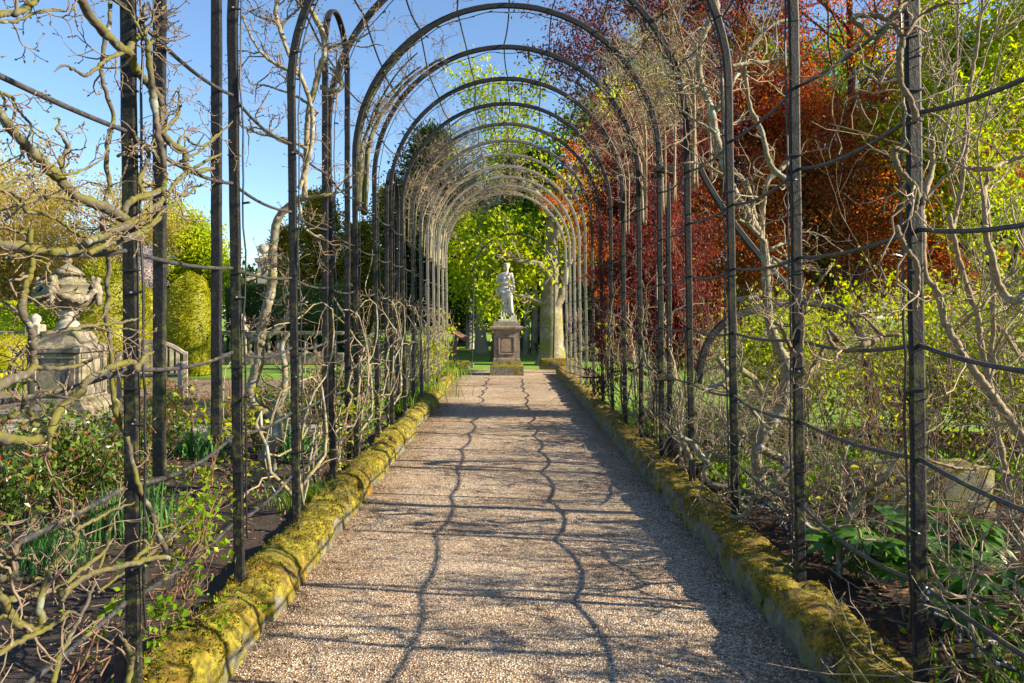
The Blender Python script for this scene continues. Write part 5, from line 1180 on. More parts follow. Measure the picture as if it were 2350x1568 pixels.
# low twisted stems sprawling over the right kerb
SL = thing('sprawling_climber', 'contorted pale stem looping over the kerb at third right post', 'climber', at(1700, 1200, 5.0) * [1, 1, 0] + [0, 0, .1], 'bare climbers on the walk')
LB = [limb(z8, [(100, -20), (190, 30), (230, 90), (280, 150), (260, 220), (290, 270), (380, 300), (450, 270)], 44, Yc=4.9, w1=40, wob=.03), limb(z8, [(440, 490), (480, 500), (540, 450), (500, 420), (500, 380), (550, 370), (580, 350), (520, 320), (500, 350), (510, 400)], 34, Yc=4.6, w1=28, wob=.03),
      limb(z8, [(430, 490), (510, 490), (560, 410), (640, 340), (720, 270), (790, 200), (800, 80)], 34, Yc=4.75, w1=38), limb(z8, [(620, 200), (700, 210), (760, 290), (820, 420), (850, 560)], 60, Yc=5.1, w1=70), limb(z7, [(170, 1560), (110, 1420), (80, 1380)], 50, Yc=5.2, w1=30),
      limb(z7, [(260, 1110), (330, 1090), (390, 1060), (430, 990)], 40, Yc=5.0, w1=36), limb(z7, [(380, 1070), (450, 1150), (500, 1230), (540, 1220)], 34, Yc=4.9, w1=30), limb(z7, [(560, 1220), (620, 1300), (690, 1360), (750, 1330)], 34, Yc=4.8, w1=30), limb(z8, [(850, 480), (960, 570), (1100, 560), (1240, 560), (1280, 640), (1400, 640)], 26, Yc=3.7, w1=20)]
dressed(SL, LB, MBPALE, MTWIGP, 6, 3, (.12, .4), (.05, .18), n3=1, r1=.004, budL=.013)
# vine twisted round the first right post
VR = thing('twining_vine', 'tan vine twisting round the first right-hand post', 'climber', at(2100, 1400, 2.6), 'bare climbers on the walk')
XPR = 1.44; LB = []
LB.append(limb(z6, [(1480, 120), (1560, 30), (1600, -40)], 40, Yc=2.52, w1=30)); LB.append(limb(z6, [(1560, 260), (1540, 350), (1540, 480), (1560, 580), (1620, 680), (1645, 760), (1640, 800)], 50, Yc=2.5, w1=44, wob=.01))
LB.append(limb(z6, [(1565, 255), (1500, 160), (1400, 110), (1300, 100), (1230, 120), (1290, 180), (1340, 230), (1390, 250), (1440, 210), (1480, 120)], 42, Yc=2.55, w1=36, wob=.02)); LB.append(limb(z6, [(1560, 260), (1620, 170), (1700, 90), (1800, 30), (1900, 20), (2000, 20)], 36, Yc=2.5, w1=18))
LB.append(limb(z6, [(1510, 970), (1500, 1010), (1530, 1100), (1600, 1180), (1650, 1240), (1650, 1330), (1630, 1400)], 50, Yc=2.5, w1=40, wob=.01)); LB.append(limb(z7, [(1510, 40), (1570, 170), (1640, 270), (1660, 380), (1655, 480), (1640, 600)], 46, Yc=2.5, w1=30, wob=.01))
LB.append(limb(z6, [(1520, 540), (1440, 490), (1320, 450), (1250, 480), (1250, 580), (1270, 660), (1310, 750), (1350, 810)], 24, Yc=2.7, w1=18)); LB.append(limb(z6, [(1610, -20), (1660, 200), (1660, 400), (1640, 600), (1660, 900), (1620, 1180)], 40, Yc=2.7, w1=28, wob=.02))
LB.append(limb(z6, [(1500, 970), (1560, 980), (1620, 1020)], 36, Yc=2.5, w1=14))
LB.append(limb(z7, [(1540, 750), (1430, 750), (1370, 700), (1310, 640), (1230, 600)], 30, Yc=2.9, w1=16)); LB.append(limb(z7, [(1420, 770), (1340, 800), (1270, 840), (1180, 850), (1100, 820), (1060, 720)], 44, Yc=3.1, w1=36)); LB.append(limb(z7, [(1100, 800), (1130, 780), (1080, 720)], 50, Yc=3.2, w1=40))
LB.append(limb(z7, [(900, 850), (905, 700), (915, 600), (950, 500), (1040, 370), (1110, 280)], 32, Yc=3.5, w1=18)); LB.append(limb(z7, [(890, 880), (850, 870), (800, 780), (750, 680)], 44, Yc=3.6, w1=30)); LB.append(limb(z7, [(1050, 830), (1000, 920), (950, 1000)], 40, Yc=3.4, w1=34))
dressed(VR, LB, MVINE, MTWIGP, 3, 2, (.12, .4), (.05, .2), n3=0, r1=.0035, budL=.02)
# tall pale stems at the right edge
SR = thing('bare_shrub', 'tall pale upright bare stems at right edge beyond first post', 'shrub', (2.6, 3.3, .1), 'bare shrubs in the right bed')
LB = []
LB.append(limb(z7, [(1690, -30), (1690, 150), (1700, 340), (1790, 490), (1830, 660), (1880, 750), (1950, 870), (2020, 980), (2100, 1080), (2180, 1200), (2260, 1310), (2360, 1450), (2480, 1640)], 60, Yc=3.0, w1=96, wob=.04))
LB.append(limb(z6, [(1690, 1567), (1680, 1400), (1690, 1320), (1740, 1150), (1750, 950), (1745, 890)], 70, Yc=3.0, w1=50)); LB.append(limb(z6, [(1690, 1320), (1800, 1190), (1900, 1080), (1960, 930), (1980, 700), (2010, 500), (2040, 300), (2070, 100), (2085, -40)], 42, Yc=3.1, w1=34))
LB.append(limb(z7, [(1860, -40), (1900, 150), (1930, 280), (1990, 480), (2040, 600), (2060, 750), (2090, 920), (2130, 1100), (2160, 1300), (2200, 1500), (2240, 1700), (2260, 1900)], 50, Yc=3.6, w1=76)); LB.append(limb(z7, [(2110, -60), (2140, 300), (2150, 620), (2130, 900), (2095, 1070)], 56, Yc=3.1, w1=46))
LB.append(limb(z6, [(1870, 1567), (1900, 1420), (1940, 1250), (1960, 1050), (1990, 850)], 56, Yc=3.6, w1=40)); LB.append(limb(z7, [(2090, 40), (2160, 330), (2200, 450), (2270, 530), (2330, 510), (2420, 430)], 60, Yc=2.3, w1=80)); LB.append(limb(z7, [(1900, 730), (2000, 630), (2060, 590), (2130, 500), (2220, 400), (2340, 300)], 40, Yc=3.0, w1=26))
LB.append(limb(z6, [(1990, 1100), (2120, 1100), (2230, 1060), (2360, 1020)], 50, Yc=2.6, w1=50)); LB.append(limb(z6, [(2110, 1567), (2090, 1300), (2110, 1130)], 56, Yc=2.7, w1=46)); LB.append(limb(z6, [(2040, 820), (2130, 760), (2230, 700), (2350, 630)], 24, Yc=3.2, w1=16)); LB.append(limb(z6, [(2060, 300), (2150, 250), (2250, 160), (2350, 100)], 20, Yc=3.3, w1=12))
LB.append(limb(z6, [(1900, 1300), (1850, 1100), (1830, 950), (1880, 700), (1910, 400), (1920, 100), (1910, -40)], 30, Yc=3.7, w1=22)); LB.append(limb(z6, [(1830, 950), (1810, 800), (1850, 650), (1870, 450), (1850, 350)], 22, Yc=3.8, w1=16)); LB.append(limb(z6, [(1600, 1250), (1640, 1000), (1680, 800), (1760, 600), (1830, 430), (1860, 340)], 28, Yc=3.1, w1=18))
LB.append(limb(z6, [(1980, 700), (2040, 550), (2110, 330), (2180, 120), (2210, -40)], 22, Yc=3.3, w1=16)); LB.append(limb(z7, [(2110, 1090), (2160, 950), (2160, 850), (2230, 720), (2350, 560)], 34, Yc=3.0, w1=24)); LB.append(limb(z7, [(2150, 680), (2220, 730), (2280, 820), (2360, 920)], 40, Yc=3.2, w1=40))
LB.append(limb(z8, [(1660, 120), (1800, 160), (1960, 190), (2100, 180), (2330, 260)], 30, Yc=3.2, w1=40)); LB.append(limb(z8, [(1700, 780), (1780, 930), (1840, 1000), (2000, 1030), (2150, 1160), (2330, 1250)], 40, Yc=2.7, w1=30)); LB.append(limb(z8, [(1780, 1290), (1850, 1420), (1930, 1570)], 24, Yc=2.2, w1=26))
LB = [(P, r * .74) for P, r in LB]
dressed(SR, LB, MBTAN, MTWIGP, 4, 3, (.2, .7), (.08, .3), n3=1, r1=.003, budL=.014, up=.3, wig=.2)
# dense upright twig shrubs further back on the right
def twig_shrub(label, x, y, h, n=24, m=MTWIGP, wig=.12, r=.009, sp=.3, n1=7, n2=4, grp='bare shrubs in the right bed', leafm=None, nl=0, lf=.035, name='bare_shrub'):
    T = thing(name, label, 'shrub', (x, y, .08), grp)
    b = np.array([x, y, .06]) + rng.normal(0, .15, (n, 3)) * [1, 1, 0]; d = nrm(rng.normal(0, sp, (n, 3)) + [0, 0, 1]); d[:, 2] = np.abs(d[:, 2]) + .1
    P = np.empty((n, 9, 3)); P[:, 0] = b; hh = h * rng.uniform(.6, 1.15, (n, 1))
    for j in range(1, 9): P[:, j] = P[:, j - 1] + d * hh / 8; d = nrm(d + rng.normal(0, wig, (n, 3)) + [0, 0, .03])
    rr = r * np.linspace(1, .3, 9)[None] * rng.uniform(.6, 1.4, (n, 1)); g = Geo(); tubes(P, rr, 5, g)
    Q, q = kids(P, rr, n1, 6, (h * .12, h * .4), (.3, .9), .12, wig * 1.5, (.4, .7), (.2, 1), rmin=.002); tubes(Q, q, 4, g); Q2, q2 = kids(Q, q, n2, 4, (h * .04, h * .16), (.3, .9), .08, .25, (.5, .8), (.2, 1), rmin=.0016); tubes(Q2, q2, 3, g)
    part('stems', g.mesh('stems', m, True), T, 'stuff')
    if nl: part('foliage', leaves(leaf_pts(Q2, nl, .02), lf, None, .6, droop=.1).mesh('foliage', leafm), T, 'stuff')
    return T
for k, (x, y, h, m, lab, nl) in enumerate(((3.4, 4.6, 2.9, MTWIGP, 'fine straw-coloured bare shrub right of the first right post', 0), (4.3, 5.6, 3.4, MBTAN, 'tall tan twiggy shrub over the stone block', 0), (2.5, 6.6, 1.3, MTWIGP, 'low pale twiggy shrub behind fourth right post', 0), (2.6, 4.5, 1.2, MRED, 'low reddish twig shrub between first and second right posts', 250), (3.3, 7.2, 1.6, MRED, 'reddish twig shrub behind the magnolia', 500), (3.0, 3.5, .7, MTWIGP, 'low sprawl of leafing twigs at lower right', 400), (2.2, 8.2, 1.3, MTWIGP, 'pale twig shrub by the fifth right post', 0))):
    twig_shrub(lab, x, y, h, 13 if h > 1.5 else 16, m, leafm=L_SHRUB, nl=nl, sp=.35 if h > 1.5 else .7, n1=5, n2=3, r=.007)

for k, (x, y, h, m, lab, nl) in enumerate(((2.35, 5.4, 1.5, MRED, 'fine red-brown twigs behind the second right post', 160), (3.2, 5.9, 1.9, MTWIG, 'fine brown twig shrub left of the stone block', 250), (3.9, 6.6, 2.1, MRED, 'reddish fine twig shrub above the stone block', 400), (5.2, 7.4, 2.3, MTWIG, 'brown twig shrub before the leafing shrubs', 500), (2.15, 7.3, 1.6, MTWIGP, 'pale twig shrub between fourth and fifth right posts', 100), (4.9, 4.6, 2.2, MTWIGP, 'pale twig shrub at the far right edge', 150), (2.3, 9.4, 1.7, MTWIG, 'brown twig shrub by the seventh right post', 200), (2.2, 1.6, 1.5, MTWIGP, 'added pale twig shrub just right of frame, shading the path', 0), (3.2, 2.3, 1.9, MTWIG, 'added brown twig shrub beyond right frame edge, shading the path', 0), (2.4, .4, 1.6, MRED, 'added unseen red twig shrub right of camera, shading the path', 0))):  # the ones outside the frame are additions that shade the path
    twig_shrub(lab, x, y, h, 15, m, wig=.16, r=.005, sp=.5, n1=5, n2=3, leafm=L_SHRUB, nl=nl, lf=.045)
for x, y, h, lab in ((4.2, 1.5, 2.5, 'added out-of-frame leafy shrub shading the path, nearest the camera'), (4.5, 3.0, 2.5, 'added out-of-frame leafy shrub shading the path, second from the camera'), (4.9, 4.6, 2.7, 'added out-of-frame leafy shrub shading the path, third from the camera')):  # unseen shrubs, added only to throw shade on the path
    twig_shrub(lab, x, y, h, 18, MTWIG, wig=.14, r=.007, sp=.22, n1=6, n2=3, leafm=L_SHRUB, nl=1100, lf=.06)
# bare climbers trained on every further bay, both sides
def bay_climber(seed, m, tw):
    st = np.random.default_rng(seed); n = 4; P = np.empty((n, 16, 3)); b = st.normal(0, .10, (n, 3)) * [.4, 1, 0]; d = nrm(st.normal(0, .8, (n, 3)) * [.15, 1, .3] + [0, 0, .6]); P[:, 0] = b
    for j in range(1, 16):
        P[:, j] = P[:, j - 1] + d * .19; d = nrm(d + st.normal(0, .75, (n, 3)) * [.22, 1, .7] + [0, 0, .13]); d[:, 1] -= P[:, j, 1] * .30; d[:, 0] -= P[:, j, 0] * .6; d = nrm(d)
    rr = np.linspace(.0125, .004, 16)[None] * st.uniform(.7, 1.3, (n, 1)); mb = [tubes(P[j][None], rr[j][None], 6, cap=True).mesh('branch', m, True) for j in range(n)]
    g = Geo(); Q, q = kids(P, np.minimum(rr, .010), 6, 7, (.2, .7), (.6, 1.35), .08, .4, (.4, .8), (.1, 1), .5, (.45, 1, 1), .0028); tubes(Q, q, 4, g); Q2, q2 = kids(Q, q, 4, 5, (.05, .24), (.5, 1.2), .08, .4, (.5, .8), (.2, 1), .6, rmin=.0018); tubes(Q2, q2, 3, g)
    return mb, g.mesh('twigs', tw, True)
CV = [bay_climber(s, m, tw) for s, m, tw in ((1, MBPALE, MTWIGP), (2, MBMOSS, MTWIG), (3, MBPALE, MTWIGP), (4, MBTAN, MTWIGP))]
for n in range(2, 14):
    for s in (-1, 1):
        if s > 0 and n in (7, 8, 9, 10): continue
        if s > 0 and n < 3: continue
        mb, mt = CV[(n * 2 + (s > 0)) % 4]; x = arch_x(n)[0] - .10 if s < 0 else arch_x(n)[1] + .10
        T = thing('bay_climber', 'bare twisted climber on %s side of the walk behind the %s arch' % ('left' if s < 0 else 'right', ORD[n]), 'climber', (x, Y0 + DY * (n + .5), .12), 'bare climbers trained on the bays')
        [part('branch', b_, T, local=True) for b_ in mb]; part('twigs', mt, T, 'stuff', local=True); T.scale = (s, 1 if n % 2 else -1, rng.uniform(.9, 1.08) if n < 8 else .98)
# low tangles of bare shoots between the right-hand posts
def low_tangle(seed):
    n = 9; b = rng.normal(0, .16, (n, 3)) * [.7, 1.4, 0]; d = nrm(rng.normal(0, .7, (n, 3)) * [.35, 1, .4] + [.12, 0, .55]); P = np.empty((n, 10, 3)); P[:, 0] = b
    for j in range(1, 10): P[:, j] = P[:, j - 1] + d * .105; d = nrm(d + rng.normal(0, .5, (n, 3)) * [.35, 1, .7] + [.05, 0, .05])
    P[..., 2] = np.abs(P[..., 2]); rr = np.linspace(.011, .004, 10)[None] * rng.uniform(.7, 1.4, (n, 1)); m1 = [tubes(P[j][None], rr[j][None], 5, cap=True).mesh('branch', MBPALE, True) for j in range(n)]
    g = Geo(); Q, q = kids(P, rr, 7, 6, (.15, .5), (.5, 1.3), .12, .3, (.4, .7), (.1, 1), .5, rmin=.0024); tubes(Q, q, 4, g); Q2, q2 = kids(Q, q, 4, 4, (.05, .2), (.4, 1.1), .1, .3, (.5, .8), (.2, 1), .6, rmin=.002); tubes(Q2, q2, 3, g)
    return m1, g.mesh('twigs', MTWIGP, True)
LT = [low_tangle(s) for s in range(3)]
for k, (n, x) in enumerate(((-2.4, 1.75), (-1.5, 1.8), (-.8, 1.85), (-.2, 1.9), (-1.9, 2.1), (-1.15, 2.15), (-.5, 2.2), (1.45, 1.88), (2.5, 1.85), (3.45, 1.82), (4.5, 1.8), (5.5, 1.8), (6.4, 1.8))):  # tangles nearer than the first seen arch are unseen, added for path shade
    lab = 'low tangle of pale bare shoots at the foot of the %s right-hand bay' % ORD[int(n) if n > 0 else 0] if n > 0 else ('added unseen tangle of bare shoots shading the path, %s one right of frame' % ORD[k])
    T = thing('low_climber', lab, 'climber', (x, Y0 + DY * n, .1), 'low shoots between the right posts'); [part('branch', b_, T, local=True) for b_ in LT[k % 3][0]]; part('twigs', LT[k % 3][1], T, 'stuff', local=True); s = [1.05, 1.2, .95][k % 3] * (1.35 if x > 2 else 1); T.scale = (s, s * (1 if k % 2 else -1), s * 1.1)
# stems lying over the arches
def over(label, n0, side, spread, seed, m, tw, a0=5, a1=95, k=4, thick=.014, tl=(.15, .5)):
    st = np.random.default_rng(seed); T = thing('arching_climber', label, 'climber', (side * 1.4, Y0 + DY * n0, 2.6), 'stems lying over the arches'); LBs = []
    for j in range(k):
        t = np.linspace(0, 1, 26); a = np.radians(a0 + (a1 - a0) * t * st.uniform(.6, 1.0)); xl, xr = arch_x(n0); c_ = (xl + xr) / 2; r_ = (xr - xl) / 2 + .05
        w = (fbm(np.stack([t * 4, t * 0 + seed + j, t * 0], 1), seed + j, 3) - .5)
        P = np.stack([c_ + side * (r_ + .12 * w) * np.cos(a), Y0 + DY * n0 + spread * (st.uniform(-.5, .5) + t * st.uniform(-1, 1)) + .5 * w, ZS + (r_ + .12 * w) * np.sin(a)], 1)
        if a0 < 20: P[:, 2] = np.where(t < .12, P[:, 2] - (.12 - t) * 4, P[:, 2])
        LBs.append((P, thick * np.linspace(1, .4, 26) * st.uniform(.6, 1.3)))
    dressed(T, LBs, m, tw, 15 if (n0 > 4 or side > 0) else 9, 4, tl, (.05, .22), n3=1, r1=.0035, budL=.016, up=.05, sides=7)
over('lichen-green stems arching over the fifth and sixth arches from the left', 4.6, -1, .8, 3, MBMOSS, MTWIG, 2, 80, 5, .022, (.12, .42))
over('bare stems arching over the eighth arch from the left', 7.5, -1, 1.2, 5, MBMOSS, MTWIG, 2, 80, 5)
over('bare stems arching over the ninth and tenth arches from the left', 8.9, -1, 1.4, 6, MBPALE, MTWIGP, 2, 80, 5)
over('pale twigs matted over the eleventh arch', 10.4, -1, 1.4, 7, MBPALE, MTWIGP, 2, 100, 6)
over('pale twigs matted over the thirteenth arch', 12.4, -1, 1.6, 9, MBPALE, MTWIGP, 2, 120, 8)
over('pale twigs matted over the last arch', 13.6, -1, .9, 11, MBPALE, MTWIGP, 2, 140, 8)
over('tan stems spilling over right shoulder of the third arch', 2.6, 1, 1.0, 13, MBTAN, MTWIGP, 0, 45, 5, .012, (.2, .6))
over('tan stems spilling over right shoulder of the fifth arch', 4.5, 1, 1.2, 15, MBTAN, MTWIGP, 0, 60, 6, .012, (.2, .6))
over('tan stems spilling over right shoulder of the fourth arch', 3.5, 1, 1.1, 21, MBTAN, MTWIGP, 0, 50, 5, .011, (.2, .6))
over('sparse twigs over right shoulder of the seventh arch', 6.4, 1, 1.0, 17, MBTAN, MTWIGP, 0, 50, 3, .010, (.2, .5))

# ------------------------------------------------------------------ low plants
def rose(label, x, y, h, w, n, red, seed):
    T = thing('rose_bush', label, 'rose bush', (x, y, .08), 'roses in the left bed'); ns = 26
    b = np.array([x, y, .06]) + rng.normal(0, .12, (ns, 3)) * [1, 1, 0]; d = nrm(rng.normal(0, .5, (ns, 3)) + [0, 0, 1]); P = np.empty((ns, 7, 3)); P[:, 0] = b
    for j in range(1, 7): P[:, j] = P[:, j - 1] + d * h / 6 * rng.uniform(.75, 1.1, (ns, 1)) * [w, w, 1]; d = nrm(d + rng.normal(0, .12, (ns, 3)) + [0, 0, .05])
    rr = .006 * np.linspace(1, .5, 7)[None] * np.ones((ns, 1)); g = Geo(); tubes(P, rr, 5, g); Q, q = kids(P, rr, 6, 5, (.1, .3), (.3, .9), .25, .15, (.5, .8), (.3, 1)); tubes(Q, q, 4, g)
    part('stems', g.mesh('stems', MRED, True), T, 'stuff'); C = leaf_pts(Q, n, .045)
    part('foliage', leaves(C, .042, None, .62, droop=-.1, fold=.1).mesh('foliage', L_ROSE), T, 'stuff')
    tips = np.concatenate([Q[:, -1], P[:, -1]]); C = tips[rng.integers(0, len(tips), red)] + rng.normal(0, .025, (red, 3)) + [0, 0, .02]
    part('young_leaves', leaves(C, .036, None, .5, droop=-.8).mesh('young_leaves', L_ROSER), T, 'stuff')
rose('leafy rose bush with red tips in front of the urn plinth', -2.95, 5.0, .72, 1.0, 2600, 420, 1)
rose('dense rose bush with reddest shoots at far left edge', -3.7, 5.1, .62, 1.1, 2200, 520, 2)
rose('low dark rose bush before the first left post', -3.05, 4.3, .55, 1.1, 2200, 250, 3)
rose('rose bush behind the paired left posts', -3.4, 6.8, .5, 1.0, 1500, 250, 4)
rose('red-leaved rose bush by the far gravel', -3.9, 8.6, .5, 1.0, 1000, 500, 5)
rose('small rose bush left of the old grey stem', -2.6, 7.6, .5, 1.0, 1100, 200, 6)
rose('orange-red rose bush beyond the fourth left post', -2.6, 10.4, .6, 1.0, 800, 600, 7)
rose('yellow-green rose bush beyond the third left post', -3.0, 9.3, .55, 1.0, 1500, 80, 8)
rose('green rose bush by the seventh left post', -2.3, 11.3, .6, 1.0, 1600, 80, 9)
def tuft(label, x, y, n, L, W, m, lean=.45, spread=.09, name='leaf_tuft', cat='plant', grp='tufts of strap leaves'):
    T = thing(name, label, cat, (x, y, .08), grp); C = np.array([x, y, .07]) + rng.normal(0, spread, (n, 3)) * [1, 1, 0]; part('blades', blades(C, L, W, None, lean).mesh('blades', m), T, 'stuff')
tuft('upright daffodil leaves beside the first narrow hoop', -2.42, 4.75, 260, .36, .011, L_DAFF, .3, .12); tuft('daffodil leaves between the first post and rose bush', -2.55, 4.1, 200, .30, .010, L_DAFF, .35, .12)
tuft('blue-green strap leaves behind the paired posts', -3.1, 7.4, 120, .42, .03, L_DAFF, .7, .16); tuft('strap leaves at the foot of the old grey stem', -2.1, 7.3, 110, .42, .025, L_DAFF, .6, .15); tuft('tall iris leaves by the eighth left post', -1.95, 11.4, 140, .6, .022, L_DAFF, .3, .2); tuft('iris leaves by the sixth left post', -1.9, 9.2, 100, .4, .02, L_DAFF, .4, .15)
tuft('green strap-leaf tuft behind the second right post', 1.95, 4.0, 46, .30, .014, L_GRASS, .7, .05); tuft('bright grass tuft at the bottom right corner', 1.78, 2.45, 150, .26, .008, L_GRASS, .7, .12); tuft('second bright grass tuft near the right edge', 2.1, 2.75, 170, .26, .008, L_GRASS, .7, .14); tuft('grassy weeds on the left kerb by the third post', -1.5, 5.5, 260, .22, .005, L_GRASS, .6, .14); tuft('dry grass on left kerb near the rose leaves', -1.42, 3.2, 160, .12, .004, L_DEAD, .8, .12)
tuft('weeds by the far left kerb end', -1.6, 13.0, 260, .4, .012, L_GRASS, .6, .3); tuft('leafy weeds at the ninth left post', -1.62, 11.0, 220, .34, .014, L_GRASS, .7, .25); tuft('weeds at the last left posts', -1.65, 16.5, 400, .5, .016, L_GRASS, .6, .4)
# leafy honeysuckle on the left kerb
def trailer(label, pts, nl, leaf, m, n=7, L=(.15, .5)):
    T = thing('trailing_plant', label, 'plant', pts[0], 'leafy trailers on the left kerb'); LBs = []
    base = resample(pts, 20)
    for j in range(n): LBs.append((base + np.cumsum(rng.normal(0, .018, (20, 3)), 0), np.linspace(.004, .0018, 20)))
    A = np.array([l[0] for l in LBs]); g = Geo(); tubes(A, np.array([l[1] for l in LBs]), 5, g); Q, q = kids(A, np.array([l[1] for l in LBs]), 9, 5, L, (.5, 1.2), .0, .3, (.5, .8), (.1, 1), rmin=.0014); tubes(Q, q, 4, g)
    part('stems', g.mesh('stems', MRED, True), T); C = leaf_pts(Q, nl, .02); part('foliage', leaves(C, leaf, None, .75, droop=.25, fold=.08).mesh('foliage', m), T, 'stuff')
trailer('bright leafy trailer spilling onto the left kerb by the first post', [(-1.62, 2.75, .1), (-1.55, 3.0, .35), (-1.42, 3.15, .30), (-1.36, 3.3, .42), (-1.40, 3.5, .6)], 330, .034, L_GREEN, 6, (.06, .24))
trailer('leafy trailer climbing below the second left post', [(-1.58, 3.6, .1), (-1.55, 3.75, .5), (-1.5, 3.85, .85), (-1.52, 3.9, 1.1)], 300, .032, L_SHRUB, 6, (.08, .25)); trailer('small leafy trailer low on the left kerb edge', [(-1.5, 2.65, .15), (-1.38, 2.85, .24), (-1.3, 3.05, .2), (-1.27, 3.3, .22)], 170, .03, L_GREEN, 4, (.04, .14))
trailer('leafy weeds beyond the third left post', [(-1.55, 6.3, .1), (-1.5, 6.4, .4), (-1.48, 6.6, .7)], 300, .035, L_SHRUB, 6, (.1, .3)); trailer('leafy weeds at the fifth left post', [(-1.6, 7.6, .1), (-1.5, 7.8, .35), (-1.48, 8.0, .6)], 300, .04, L_GREEN, 6, (.1, .3)); trailer('green bush of weeds near the far left posts', [(-1.7, 13.2, .1), (-1.6, 13.6, .6), (-1.5, 14.2, .9)], 900, .06, L_SHRUB, 12, (.2, .6)); trailer('yellow-green weeds at the kerb end', [(-1.7, 15.8, .1), (-1.6, 16.2, .7), (-1.5, 17, 1.2)], 900, .06, L_SHRUB, 12, (.2, .6))
# hellebores: each palmate leaf of long leaflets is a part of its own
def big_leaf(L, W, m, nm='leaf', nleaf=5, fan=2.4):
    V = []; q = []; n0 = 0
    for k in range(nleaf):
        a = (k / (nleaf - 1) - .5) * fan; t = np.linspace(0, 1, 6); l = L * (1 - .25 * abs(a) / fan)
        for j in t:
            w = W * math.sin(math.pi * min(.97, .06 + j * .93)) ** .8; r = l * j; z = .25 * l * (j - j * j * 1.5)
            for s, up in ((-1, .15), (0, 0), (1, .15)): V.append([math.sin(a) * r + s * w * math.cos(a), math.cos(a) * r - s * w * math.sin(a), z + up * w])
        for j in range(5):
            for s in (0, 1): i = n0 + j * 3 + s; q.append([i, i + 1, i + 4, i + 3])
        n0 += 18
    return mk_mesh(nm, np.array(V), np.array(q), m, True, rng.random(len(q)) * .2 + .4)
HL = [big_leaf(.16, .022, L_HELL), big_leaf(.19, .026, L_HELL, nleaf=6, fan=2.9)]
def hellebore(label, x, y, n, sc, z=.1):
    T = thing('hellebore', label, 'plant', (x, y, z), 'hellebores in the right bed'); b = np.zeros((n, 3)); g = Geo()
    for k in range(n):
        a = rng.uniform(0, 2 * math.pi); r = rng.uniform(.02, .20) * sc; h = rng.uniform(.10, .28) * sc; tip = np.array([math.cos(a) * r, math.sin(a) * r, h])
        tubes(resample([(0, 0, -.06), tip * [.35, .35, .6], tip], 6)[None], np.full((1, 6), .004), 5, g)
        o = part('leaf', HL[k % 2], T, local=True); o.location = tip; o.rotation_euler = (rng.uniform(-.5, .35), rng.uniform(-.35, .35), a - math.pi / 2 + rng.uniform(-.4, .4)); s = sc * rng.uniform(.75, 1.15); o.scale = (s, s, s)
    part('stalks', g.mesh('stalks', L_HELL, True), T)
hellebore('big glossy hellebore clump below the second right rod', at(1985, 1, 4.0)[0], 4.0, 22, 1.05); hellebore('glossy hellebore clump before the stone block', at(2195, 1, 4.2)[0], 4.2, 18, 1.0); hellebore('low glossy hellebore between the two larger clumps', at(2090, 1, 3.8)[0], 3.75, 12, .9); hellebore('broad-leaved clump at the right edge', at(2260, 1, 3.4)[0], 3.4, 14, 1.0); hellebore('small broad-leaved plant on the left kerb by the fourth post', -1.62, 7.0, 9, .9, .1); hellebore('broad leaves by the second grass tuft', 2.0, 3.2, 10, .8)
# green ground cover patches
for x, y, rx, ry, n, lab, sz in ((3.2, 6.9, .9, .6, 2600, 'bright green ground cover behind the stone block', .05), (2.2, 6.2, .5, .7, 1500, 'green ground cover behind the third right post', .05), (2.3, 9.2, .6, 1.2, 1500, 'sunlit low herbs behind the sixth right post', .06), (2.9, 3.0, .8, .5, 900, 'low green herbs at lower right', .045), (5.2, 6.3, 1.2, .8, 2200, 'green ground cover at the right edge', .05), (-2.6, 6.0, .8, .8, 300, 'sparse seedlings on the dark soil', .035), (-2.6, 12.8, .7, 1.6, 2200, 'green herbs in the far left border', .07)):
    C = np.stack([rng.normal(x, rx * .6, n), rng.normal(y, ry * .6, n), .1 + np.abs(rng.normal(0, .07, n))], 1); C = C[(C[:, 0] > 1.68) | (C[:, 0] < -1.55)]
    stuff('ground_cover', leaves(C, sz, None, .75, droop=-.3).mesh('ground_cover', L_GREEN), lab, 'ground cover')
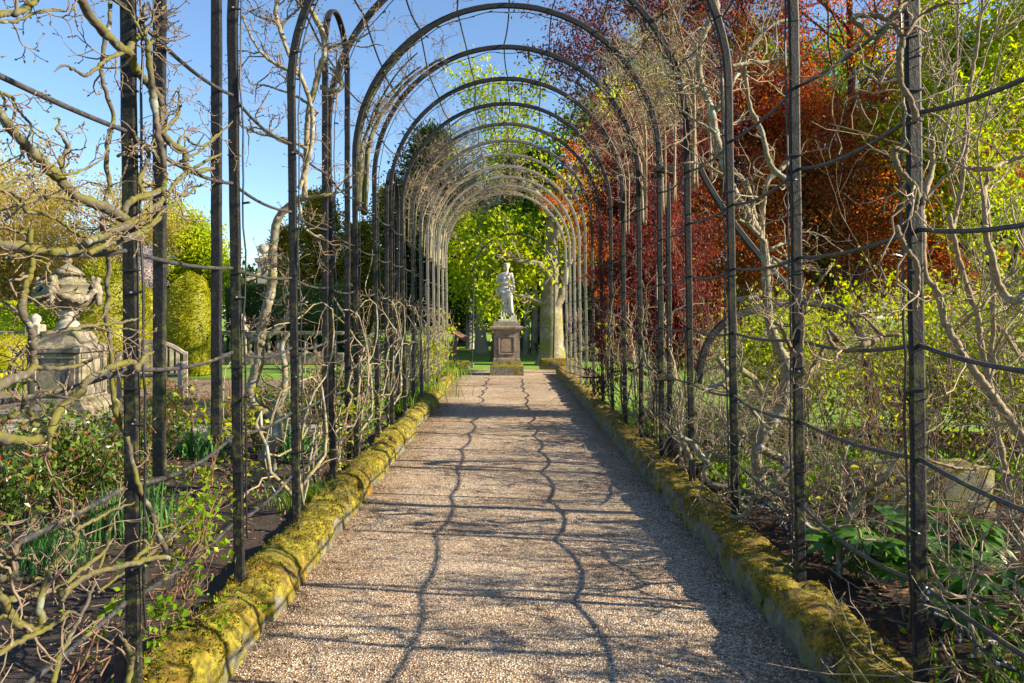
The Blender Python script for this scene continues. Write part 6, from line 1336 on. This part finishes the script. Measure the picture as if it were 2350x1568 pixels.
# dead leaves and twigs on the soil
n = 9000; C = np.stack([rng.uniform(1.66, 6.5, n), rng.uniform(2.2, 8.8, n), np.zeros(n)], 1); C[:, 2] = .10 + (fbm(np.stack([C[:, 0] * 1.2, C[:, 1] * 1.2, C[:, 0] * 0], 1), 6, 4) - .5) * .12 + .0
stuff('leaf_litter', leaves(C, .05, None, .55, spread=1.0, fold=.1).mesh('leaf_litter', L_DEAD), 'brown dead leaves littering the right bed', 'leaf litter')
n = 3500; C = np.stack([rng.uniform(-5, -1.5, n), rng.uniform(2.0, 9, n), np.zeros(n)], 1); C[:, 2] = .095 + (fbm(np.stack([C[:, 0] * 1.4, C[:, 1] * 1.4, C[:, 0] * 0], 1), 5, 4) - .5) * .11
stuff('soil_litter', leaves(C, .03, None, .4, spread=1.0, fold=.1).mesh('soil_litter', L_DEAD), 'scattered bark chips and dead bits on the dark left bed', 'leaf litter')
n = 420; Q = np.empty((n, 4, 3)); Q[:, 0] = np.stack([np.where(rng.random(n) < .5, rng.uniform(1.7, 4.5, n), rng.uniform(-4, -1.55, n)), rng.uniform(2.2, 8, n), np.full(n, .13)], 1); d = nrm(rng.normal(size=(n, 3)) * [1, 1, .25])
for j in range(1, 4): Q[:, j] = Q[:, j - 1] + d * .07; d = nrm(d + rng.normal(0, .2, (n, 3)) * [1, 1, .4])
stuff('dry_twigs', tubes(Q, np.full((n, 4), .0022), 4).mesh('dry_twigs', MTWIGP), 'dry fallen twigs and stalks lying on both beds', 'twigs')
# tulips in the far bed by the lawn
T0 = None; gp = Geo(); gp.lathe([(.0, .0), (.022, .01), (.026, .035), (.018, .06), (.004, .064)], n=7); MEP = [gp.mesh('flower', L_YEL, True)]
gp = Geo(); gp.lathe([(.0, .0), (.022, .01), (.026, .035), (.018, .06), (.004, .064)], n=7); MEP.append(gp.mesh('flower', L_ROSER, True)); MEP.append(Geo().lathe([(.0, .0), (.022, .01), (.026, .035), (.018, .06), (.004, .064)], n=7).mesh('flower', L_BLOS, True))
TB = thing('tulip_bed', 'bed of yellow, white and red tulips beyond the urn at far left', 'flower bed', (at(50, 900, 15)[0], 15, 0)); g = Geo(); C = np.array([at(45, 1, 15)[0], 15, 0]) + rng.normal(0, 1, (700, 3)) * [.9, .35, 0]; blades(C, .22, .02, g, .6); part('foliage', g.mesh('foliage', L_GRASS), TB, 'stuff')
for k in range(90):
    o = part('flower', MEP[0 if k % 4 < 2 else (k % 4 - 1)], TB, local=True); o.location = (rng.normal(0, .9), rng.normal(0, .35), rng.uniform(.2, .32)); o.scale = (1.5, 1.5, 1.5)
